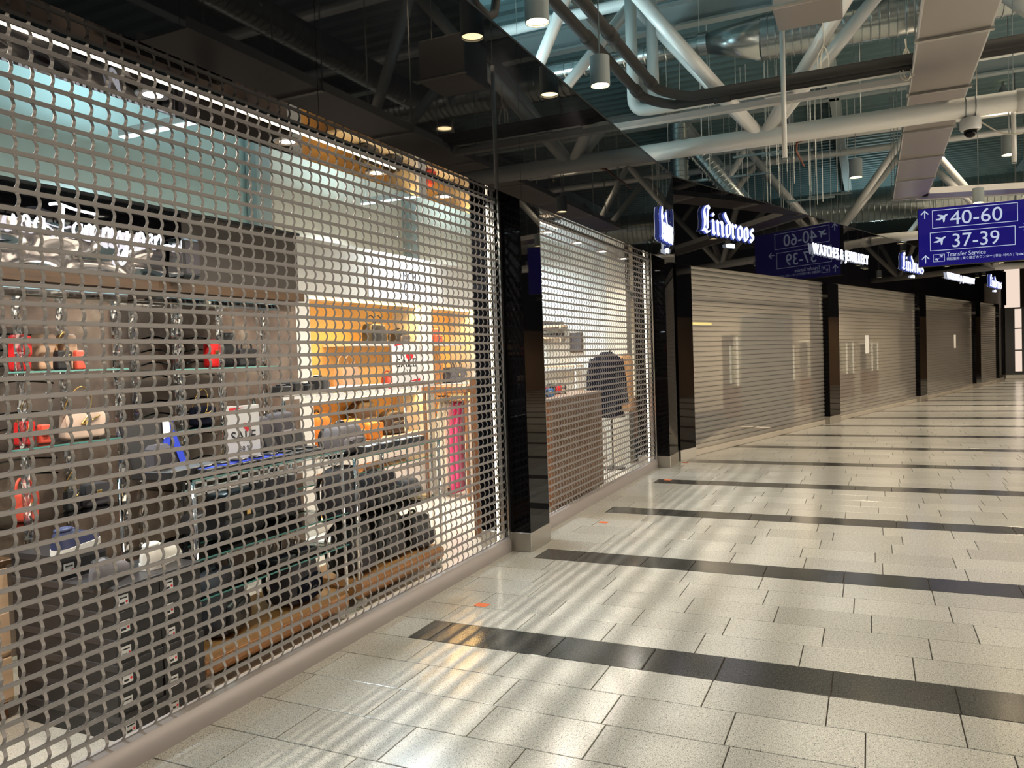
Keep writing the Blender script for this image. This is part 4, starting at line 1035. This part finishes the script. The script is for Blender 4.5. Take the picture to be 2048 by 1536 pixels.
backpack('charcoal dotted backpack on the left of the near wooden base', (-.48, 3.12, .171), .34, .22, .34, 'charcoal_cloth', 'black_leather', 0.35)
backpack('tall dark backpack on the right of the near wooden base', (-.46, 3.70, .171), .36, .22, .28, 'charcoal_cloth', 'navy_cloth', 0.2)
backpack('charcoal backpack on the middle glass shelf of the near gondola', (-.60, 3.74, .661), .30, .18, .28, 'charcoal_cloth', 'charcoal_cloth', 0.1)
handbag('large black leather handbag on the middle shelf of the near gondola', (-.50, 3.28, .661), .36, .18, .26, 'black_leather', 0.1, 'arc', True, name='handbag')
handbag('tall narrow black bag standing behind the near gondola', (-1.02, 3.50, 0.0), .24, .16, .72, 'black_leather', 0.2, 'arc', False)
backpack('grey mesh backpack standing on the near gondola top beside the sale board', (-.62, 3.62, 1.056), .21, .13, .24, 'charcoal_cloth', 'charcoal_cloth', 0.3)
backpack('grey mesh backpack standing on the near gondola top, right one', (-.66, 3.87, 1.056), .22, .14, .25, 'charcoal_cloth', 'grey_cloth', 0.1)
backpack('slumped light grey backpack on the glass top between the gondolas', (-.55, 4.36, .986), .30, .2, .20, 'grey_cloth', 'grey_cloth', 0.0)
backpack('dark backpack on the shelf of the far gondola, left one', (-.55, 4.32, .561), .32, .2, .34, 'charcoal_cloth', 'charcoal_cloth', 0.1)
backpack('wide dark backpack on the shelf of the far gondola, middle one', (-.55, 4.72, .561), .40, .22, .24, 'charcoal_cloth', 'black_leather', 0.0)
backpack('small grey backpack on the shelf of the far gondola, right one', (-.52, 5.06, .561), .26, .18, .14, 'grey_cloth', 'grey_cloth', 0.0)
backpack('black backpack on the far wooden base, left one', (-.50, 4.34, .171), .34, .22, .36, 'black_leather', 'charcoal_cloth', 0.15)
backpack('black backpack on the far wooden base, middle one', (-.52, 4.73, .171), .36, .22, .35, 'black_leather', 'black_leather', 0.0)
backpack('black backpack with raised straps on the far wooden base, right one', (-.46, 5.08, .171), .28, .2, .26, 'black_leather', 'charcoal_cloth', -0.1)

# wallets, trays, boxes on the gondola tops
def case(label, loc, w_, d, h, inner, rz=0.0, openlid=0.0, group='small cases on the gondola tops'):
    t = thing('gift_case', label, 'box', loc, rz, group)
    MB().bbox(-d/2, d/2, -w_/2, w_/2, 0, h, 0.004).build('tray', 'box_black', t)
    MB().box(-d/2+.012, d/2-.012, -w_/2+.012, w_/2-.012, h, h+.002).build('lining', inner, t)
    MB().bbox(-d*.2, d*.2, -w_*.3, w_*.3, h+.002, h+.014, 0.004).build('wallet', 'black_leather', t)
    if openlid: 
        o = MB().bbox(-.006, .006, -w_/2, w_/2, 0, d*.8, 0.003).build('lid', 'box_black', t); o.location = (-d/2, 0, h); o.rotation_euler = (0, -openlid, 0)
    return t
cr = random.Random(5); ORD5 = ['first', 'second', 'third', 'fourth', 'fifth']
for k in range(5): case('black gift case with blue lining on the near gondola top, %s from left' % ORD5[k], (-.40, 2.98+k*.125, 1.056), .115, .16, .03, 'blue_satin', cr.uniform(-.1, .1), 0)
for k in range(3): case('black gift case with raised lid on the near gondola top, %s from left' % ORD5[k], (-.40, 3.60+k*.12, 1.056), .10, .14, .028, 'box_lid', cr.uniform(-.1, .1), 0.4)
for k in range(4): case('black gift case with pale lining on the far gondola glass, %s from left' % ORD5[k], (-.42, 4.42+k*.2, .986), .15, .15, .045, 'paper', cr.uniform(-.2, .2), 0)
for k in range(2): case('flat black case on the lower glass shelf of the near gondola, %s from left' % ORD5[k], (-.42, 3.50+k*.2, .461), .16, .18, .03, 'navy_cloth', 0)
for k, (y, h) in enumerate(((4.22, .05), (4.34, .07), (4.46, .05), (4.62, .10))):
    case('small dark box on the chrome rack top, %s from left' % ORD5[k], (-.95, y, 1.406), .10, .12, h, 'box_black', 0.1*k, 0, 'small dark boxes on the chrome rack')
pr = random.Random(9)
for k in range(5):
    o = MB().bbox(-.09, .09, -.06, .06, 0, .010+.004*(k % 3), 0.002).build('leaflet_stack', 'paper'); o.location = (-.95+pr.uniform(-.02, .02), 4.80+k*.13, 1.406); o.rotation_euler = (0, 0, pr.uniform(-.2, .2))
    tag(o, 'stack of white leaflets on the chrome rack top, %s from left' % ORD5[k], 'paper', 'leaflets on the chrome rack')
t = thing('presentation_case', 'open black case with crossed blue ribbons on the near gondola', 'case', (-.52, 2.90, 1.056), 0.15)
MB().bbox(-.10, .14, -.19, .19, 0, .045, 0.006).build('tray', 'box_black', t)
o = MB().bbox(-.012, .012, -.19, .19, 0, .25, 0.006).build('lid', 'box_black', t); o.location = (-.08, 0, .04); o.rotation_euler = (0, -.30, 0)
MB().prism([(-.02, .0), (.03, .0), (.18, .24), (.13, .24)], .013, .016, 0).build('ribbon', 'blue_satin', o)
MB().prism([(.13, .0), (.18, .0), (.15, .24), (.11, .24)], .0165, .019, 0).build('ribbon', 'blue_satin', o)
MB().prism([(.06, .14), (.12, .16), (.14, .24), (.09, .24)], .0195, .021, 0).build('paper_insert', 'paper', o)
MB().bbox(-.04, .05, -.17, -.05, .045, .17, 0.02).build('pouch', 'charcoal_cloth', t)

def heart(cx, cz, s_):
    return [(cx + s_*16*math.sin(a)**3/17, cz + s_*(13*math.cos(a)-5*math.cos(2*a)-2*math.cos(3*a)-math.cos(4*a))/17) for a in [2*PI*i/28 for i in range(28)]]
def sale_board(label, loc, rz, w_, h):
    t = thing('sale_board', label, 'sign', loc, rz)
    MB().bbox(-.03, .03, -w_/2, w_/2, 0, .008, 0.002).build('acrylic_foot', 'acrylic', t)
    b = MB().box(-.004, .004, -w_/2, w_/2, .008, h).build('board', 'paper', t)
    MB().prism([(-w_*.40, h*.90), (-w_*.40, h*.97), (w_*.02, h*.97)][::-1], .0042, .0052, 0).build('red_wedge', 'sale_red', b)
    MB().prism([(w_*.02, .018), (w_*.48, .018), (w_*.48, h*.11)], .0042, .0052, 0).build('red_wedge', 'sale_red', b)
    MB().prism(heart(w_*.12, h*.64, w_*.15), .0042, .0052, 0).build('heart', 'sale_red', b)
    text('I', w_*.26, 'ink', b, (.0045, -w_*.22, h*.59), FACE_X, 'lettering', .0004)
    text('SALE', w_*.36, 'ink', b, (.0045, 0, h*.40), FACE_X, 'lettering', .0004, 'CENTER', .001)
    text('-60 %', w_*.17, 'ink', b, (.0045, 0, h*.24), FACE_X, 'lettering', .0004, 'CENTER')
    return t
sale_board('white SALE board with red heart on the near gondola', (-.42, 3.295, 1.056), -0.12, .225, .33)
sale_board('white SALE board with red heart on the tall chrome rack', (-.93, 5.80, 1.406), -0.35, .30, .36)

# ================================================================== AMBER NICHE WALL
t = thing('niche_shelving', 'white shelving wall with amber lit niches at the shop back', 'shelving', (-2.0, 7.5, 0))
def nb(x0, x1, y0, y1, z0, z1, nm, m_): return MB().box(x0, x1, y0, y1, z0, z1).build(nm, m_, t, world=True)
nb(-2.45, -2.42, 5.62, 9.48, 0.75, 2.24, 'back_panel', 'amber_panel')
nb(-2.45, -2.0, 5.62, 5.85, 0.0, 2.24, 'side_pier', 'white_lacquer'); nb(-2.45, -2.0, 9.27, 9.48, 0.0, 2.24, 'side_pier', 'white_lacquer')
nb(-2.45, -1.985, 7.88, 8.05, 0.0, 2.24, 'mullion', 'white_lacquer')
nb(-2.45, -2.0, 5.62, 9.48, 2.24, 2.78, 'header', 'white_lacquer')
nb(-2.42, -2.04, 6.55, 7.87, 1.775, 1.80, 'shelf', 'white_lacquer'); nb(-2.42, -2.04, 8.06, 9.0, 1.775, 1.80, 'shelf', 'white_lacquer')
nb(-2.42, -2.02, 5.86, 7.87, 1.25, 1.30, 'shelf', 'white_lacquer'); nb(-2.42, -2.02, 8.06, 9.26, 1.25, 1.30, 'shelf', 'white_lacquer')
nb(-2.45, -1.98, 5.86, 7.87, 0.72, 0.79, 'shelf', 'wood_light'); nb(-2.45, -1.98, 8.06, 9.26, 0.72, 0.79, 'shelf', 'wood_light')
for y0, y1 in ((5.87, 6.86), (6.88, 7.87), (8.06, 9.26)):
    for z0, z1 in ((0.10, 0.39), (0.40, 0.71)): MB().bbox(-2.02, -2.0, y0, y1, z0, z1, 0.004).build('drawer', 'white_lacquer', t, world=True)
nb(-2.45, -2.02, 5.86, 9.26, 0.0, 0.71, 'base_carcass', 'white_lacquer')
for y0, y1 in ((5.88, 7.86), (8.07, 9.25)):
    for z in (2.225, 1.238): nb(-2.10, -2.06, y0, y1, z, z+.012, 'led_strip', 'amber_led')
    light('AREA', 'niche_led', (-2.09, (y0+y1)/2, 2.21), 26*(y1-y0)/2, AMBER, (0, math.radians(-32), 0), 0.05, y1-y0)
    light('AREA', 'niche_led', (-2.09, (y0+y1)/2, 1.232), 13*(y1-y0)/2, AMBER, (0, math.radians(-32), 0), 0.05, y1-y0)
# crest print on the header
t2 = thing('crest_print', 'pale poster with a small dark laurel crest above the amber niches', 'poster', (-1.998, 7.55, 2.28))
MB().box(0, .006, -.75, .85, 0, .36).build('poster_sheet', 'paper', t2)
text('MCM', .13, 'ink', t2, (.008, .06, .23), FACE_X, 'lettering', .0005, 'CENTER')
for k in range(9):
    for sg in (-1, 1):
        a = -1.2 + k*0.26; y = .06 + sg*(.03 + .09*math.cos(a)); z = .13 + .09*math.sin(a)
        MB().prism([(y-.012, z-.016), (y+.006, z-.004), (y+.012, z+.018), (y-.006, z+.006)], .0062, .0085, 0).build('leaf', 'ink', t2)
NB_ = None
handbag('black tote with tan handles on the top amber shelf', (-2.18, 7.15, 1.80), .36, .16, .22, 'black_leather', 0.1, 'arc', False)
backpack('small black backpack beside the tote on the top amber shelf', (-2.18, 7.64, 1.80), .26, .15, .17, 'black_leather', 'grey_cloth', 0.1)
backpack('small coral backpack on the top shelf right of the white mullion', (-2.18, 8.42, 1.80), .22, .14, .20, 'coral', 'coral', 0.0)
handbag('mustard tote with long handles on the middle amber shelf', (-2.18, 6.62, 1.30), .32, .16, .27, 'beige_leather', 0, 'arc', False)
handbag('coral pouch on the middle amber shelf beside the sale board', (-2.15, 7.36, 1.30), .22, .12, .14, 'coral', 0, 'arc', False)
handbag('tan bag with dark handles right of the mullion on the middle shelf', (-2.18, 8.36, 1.30), .30, .16, .28, 'tan_leather', 0, 'arc', True)
handbag('taupe grey bag on the middle shelf at the right end of the niche', (-2.18, 8.88, 1.30), .42, .18, .20, 'grey_cloth', 0, 'arc', True)
backpack('cognac studded backpack on the lower amber shelf, left one', (-2.18, 6.14, .79), .32, .20, .33, 'studded', 'studded', 0.2)
backpack('cognac studded backpack on the lower amber shelf, slumped one', (-2.08, 6.52, .79), .30, .20, .24, 'studded', 'studded', 0.1)
handbag('cognac studded shoulder bag between the backpacks on the lower shelf', (-2.06, 6.84, .79), .26, .16, .18, 'studded', 0, None, True)
backpack('dark brown backpack on the lower amber shelf', (-2.24, 6.95, .79), .40, .20, .40, 'dark_brown', 'dark_brown', 0.1)
backpack('low dark brown backpack at the right of the lower amber shelf', (-2.16, 7.40, .79), .42, .20, .26, 'dark_brown', 'dark_brown', 0.0)
handbag('small tan bag on the lower shelf right of the mullion', (-2.16, 8.45, .79), .30, .16, .2, 'tan_leather', 0, 'arc', True)

# ---------------- garment rack
t = thing('garment_rack', 'clothes rack with a wooden shelf top right of the niches', 'rack', (-1.66, 8.0, 0))
MB().bbox(-1.96, -1.38, 7.72, 8.28, 1.22, 1.30, 0.006).build('top_shelf', 'wood_brown', t, world=True)
for x in (-1.94, -1.40):
    for y in (7.75, 8.25): MB().box(x-.016, x+.016, y-.016, y+.016, 0, 1.22).build('leg', 'wood_brown', t, world=True)
MB().cyl((-1.93, 8.0, 1.17), (-1.41, 8.0, 1.17), .012, 10).build('rail', 'chrome', t, world=True)
def garment(label, loc, m_, h, wv=.34):
    t = thing('hanging_garment', label, 'garment', loc, 0, None); vs = []; fs = []; n = 22; k = 8
    for i in range(k+1):
        f = i/k; ww = wv*(.30+.70*min(1, f*3.2)); th = .022 + .016*f
        for j in range(n):
            a = 2*PI*j/n; rp = 1 + .16*f*math.sin(5*a+i*.2)
            vs.append((math.cos(a)*ww/2, math.sin(a)*th*rp, -.06 - f*h))
    for i in range(k):
        for j in range(n): fs.append((i*n+j, i*n+(j+1) % n, (i+1)*n+(j+1) % n, (i+1)*n+j))
    fs += [tuple(range(n))[::-1], tuple(range(k*n, (k+1)*n))]
    MB().add(vs, fs).build('cloth', m_, t, smooth=True)
    MB().tube(smooth_path([(-.13, 0, -.09), (0, 0, -.045), (.13, 0, -.09)]), .006, 6).tube(smooth_path([(0, 0, -.045), (0, 0, -.01), (.015, 0, .012), (0, 0, .02)]), .003, 6).build('hanger', 'steel', t, smooth=True)
    return t
for x, m_, h, lb in ((-1.86, 'white_cloth', .98, 'white long garment at the left end of the rack'), (-1.80, 'white_cloth', 1.0, 'second white long garment on the rack'), (-1.74, 'cream_wall', 1.0, 'cream long garment on the rack'),
                     (-1.67, 'pink_cloth', 1.06, 'bright pink long garment on the rack'), (-1.60, 'pink_cloth', .98, 'second pink long garment on the rack, right of the first'), (-1.54, 'plum_cloth', 1.0, 'plum long garment on the rack'), (-1.47, 'white_cloth', 1.02, 'white long garment at the right end of the rack')):
    garment(lb, (x, 8.0, 1.17), m_, h).rotation_euler = (0, 0, R90)
t = thing('cabinet', 'tall brown wooden cabinet end beside the black pillar', 'cabinet', (-.32, 6.2, 0))
MB().bbox(-.20, .16, -.02, .30, 0, 1.42, 0.006).build('carcass', 'wood_brown', t)
for x in (-.09, .04): MB().box(x-.003, x+.003, -.024, -.02, .03, 1.4).build('groove_strip', 'dark_brown', t)
MB().bbox(-.21, .17, -.03, .31, 1.42, 1.44, 0.004).build('top', 'wood_header', t)

# ================================================================== SECOND OPENING (narrower grille)
t = thing('wood_counter', 'brown slatted wooden counter close behind the narrower grille', 'counter', (-.5, 8.2, 0))
for k in range(14): MB().bbox(-.20, -.18, 7.30+k*.115, 7.41+k*.115, .05, 1.14, 0.004).build('plank', 'wood_back', t, world=True)
MB().box(-.80, -.20, 7.30, 8.91, .05, 1.14).build('carcass', 'wood_brown', t, world=True)
MB().bbox(-.82, -.17, 7.28, 8.93, 1.14, 1.17, 0.006).build('counter_top', 'wood_back', t, world=True)
MB().box(-.78, -.24, 7.32, 8.89, 0, .05).build('toe_kick', 'white_lacquer', t, world=True)
t = thing('storage_box', 'bright blue box on the wooden counter', 'box', (-.40, 7.62, 1.17)); mat('blue_box', (0.03, 0.22, 0.65), 0.5)
MB().bbox(-.08, .08, -.10, .10, 0, .085, 0.006).build('carton', 'blue_box', t); MB().box(.081, .083, -.03, .04, .03, .06).build('label', 'paper', t)
for k, (y, x, lb) in enumerate(((7.42, -.42, 'dark wire basket on the counter left of the blue box'), (7.90, -.5, 'dark wire basket on the counter right of the blue box'), (8.25, -.5, 'dark wire basket at the far end of the counter'))):
    t = thing('wire_basket', lb, 'basket', (x, y, 1.17), 0.2*k)
    m_ = MB()
    for z in (.01, .06, .11): m_.tube([(-.10, -.12, z), (.10, -.12, z), (.10, .12, z), (-.10, .12, z)], .005, 6, True)
    for q in range(7): m_.cyl((.10, -.12+q*.04, 0), (.10, -.12+q*.04, .115), .004, 5).cyl((-.10, -.12+q*.04, 0), (-.10, -.12+q*.04, .115), .004, 5)
    m_.build('wire_frame', 'black_trim', t)
    for q, mm in enumerate(('sale_red', 'grey_cloth', 'navy_cloth')): MB().soft(.07, .12, .10, .5, 1, 14, 8, (0, -.07+q*.07, .006)).build('contents', mm, t, smooth=True)
t = thing('side_table', 'small wooden table with metal frame behind the narrower grille', 'table', (-.45, 9.1, 0))
MB().bbox(-.16, .16, -.20, .30, .60, .63, 0.004).build('top', 'wood_light', t)
for x in (-.15, .15):
    for y in (-.19, .29): MB().cyl((x, y, 0), (x, y, .60), .010, 8).build('leg', 'chrome', t)
MB().bbox(-.15, .15, -.19, .29, .28, .30, 0.003).build('lower_shelf', 'wood_back', t)
handbag('beige bag on the small wooden table behind the narrower grille', (-.45, 9.05, .63), .22, .13, .19, 'cream_leather', 0, 'arc', False)
for k, (z, m_, lb) in enumerate(((.30, 'plum_cloth', 'dark red folded knitwear pile on the lower table shelf'), (.63, 'sale_red', 'red folded garment on the small wooden table'))):
    t = thing('folded_garment', lb, 'garment', (-.45, 9.3 if k else 9.1, z))
    for q in range(3): MB().bbox(-.10, .10, -.09, .09, q*.035, q*.035+.033, 0.012).build('fold', m_, t)
t = thing('garment_stand', 'metal stand with a dark jacket and leopard scarf behind the narrower grille', 'stand', (-.55, 10.45, 0))
MB().lathe([(.17, 0), (.17, .012), (.03, .022)], 24).build('foot', 'black_trim', t, auto=40); MB().cyl((0, 0, .02), (0, 0, 1.66), .012, 10).build('pole', 'black_trim', t)
MB().tube(smooth_path([(-.19, 0, 1.50), (0, 0, 1.58), (.19, 0, 1.50)]), .014, 8).build('hanger', 'wood_light', t, smooth=True)
def coat(label, name, loc, m_, w_, d, z0, z1, rz=0.0, sleeves=True):
    t = thing(name, label, 'garment', loc, rz); vs = []; fs = []; n = 24; k = 12; pr_ = [(1.0, .30), (.97, .62), (.92, .96), (.80, 1.0), (.6, .92), (.4, .94), (.2, 1.0), (.05, 1.06), (0, 1.06)]
    for f, ww in pr_:
        for j in range(n):
            a = 2*PI*j/n; rp = 1 + .07*(1-f)*math.sin(6*a)
            vs.append((math.copysign(abs(math.cos(a))**.8, math.cos(a))*w_/2*ww*rp, math.sin(a)*d/2*(.6+.4*ww)*rp, z0+(z1-z0)*f))
    for i in range(len(pr_)-1):
        for j in range(n): fs.append((i*n+j, i*n+(j+1) % n, (i+1)*n+(j+1) % n, (i+1)*n+j))
    fs += [tuple(range(n))[::-1], tuple(range((len(pr_)-1)*n, len(pr_)*n))]
    MB().add(vs, fs).build('torso', m_, t, smooth=True)
    if sleeves:
        for sg in (-1, 1):
            MB().tube(smooth_path([(sg*w_*.42, 0, z0+(z1-z0)*.90), (sg*w_*.56, .01, z0+(z1-z0)*.62), (sg*w_*.60, -.02, z0+(z1-z0)*.22)]), [.075]*3+[.07]*3+[.06]*3, 12).build('sleeve', m_, t, smooth=True)
        MB().tube([(.07*math.cos(a), .06*math.sin(a), z1-.01) for a in [2*PI*i/14 for i in range(14)]], .022, 8, True).build('collar', m_, t, smooth=True)
    return t
coat('dark navy jacket hanging on the metal stand', 'jacket', (-.58, 10.40, 0), 'navy_cloth', .40, .20, .72, 1.62, 0.2)
coat('leopard print scarf hanging beside the navy jacket', 'scarf', (-.33, 10.46, 0), 'leopard', .20, .12, .80, 1.60, 0.0, False)
t = thing('clothes_rail', 'chrome clothes rail beside the navy jacket', 'rack', (-.85, 10.2, 0))
for y in (-.35, .35): MB().cyl((0, y, 0), (0, y, 1.05), .012, 8).build('upright', 'chrome', t); MB().box(-.2, .2, y-.015, y+.015, 0, .02).build('foot', 'chrome', t)
MB().cyl((0, -.35, 1.04), (0, .35, 1.04), .012, 8).build('rail', 'chrome', t)
for k, m_ in enumerate(('plum_cloth', 'navy_cloth', 'plum_cloth', 'charcoal_cloth')): garment('%s short garment on the chrome rail' % ('dark red' if m_ == 'plum_cloth' else ('navy' if m_ == 'navy_cloth' else 'charcoal')) + (', first' if k == 0 else (', third' if k == 2 else '')), (-.85, 9.95+k*.14, 1.04), m_, .6, .30)
for z, lb in ((2.03, 'upper pale wall shelf on the white end wall'), (1.86, 'lower pale wall shelf on the white end wall')):
    t = thing('wall_shelf', lb, 'shelf', (-1.62, 11.1, z)); MB().bbox(-.20, .20, -.20, 0, 0, .035, 0.004).build('board', 'wood_light', t)
    for x in (-.15, .15): MB().box(x-.01, x+.01, -.16, 0, -.05, 0).build('bracket', 'steel', t)
    for q in range(4): MB().bbox(-.17+q*.09, -.10+q*.09, -.14, -.05, .035, .085, 0.005).build('small_box', 'box_black', t)
t = thing('framed_picture', 'dark framed picture on the white end wall', 'picture', (-1.27, 11.1, 1.64))
MB().bbox(-.10, .10, -.03, 0, 0, .30, 0.004).build('frame', 'dark_brown', t); MB().box(-.08, .08, -.033, -.03, .02, .28).build('print', 'charcoal_cloth', t)
t = thing('display_rack', 'pale slatted rack standing at the white end wall', 'rack', (-1.5, 10.9, 0))
for k in range(4): MB().bbox(-.34, .34, -.16, .16, .35+k*.36, .375+k*.36, 0.004).build('shelf', 'wood_light', t)
for x in (-.33, .33):
    for y in (-.15, .15): MB().box(x-.012, x+.012, y-.012, y+.012, 0, 1.5).build('post', 'white_plastic', t)
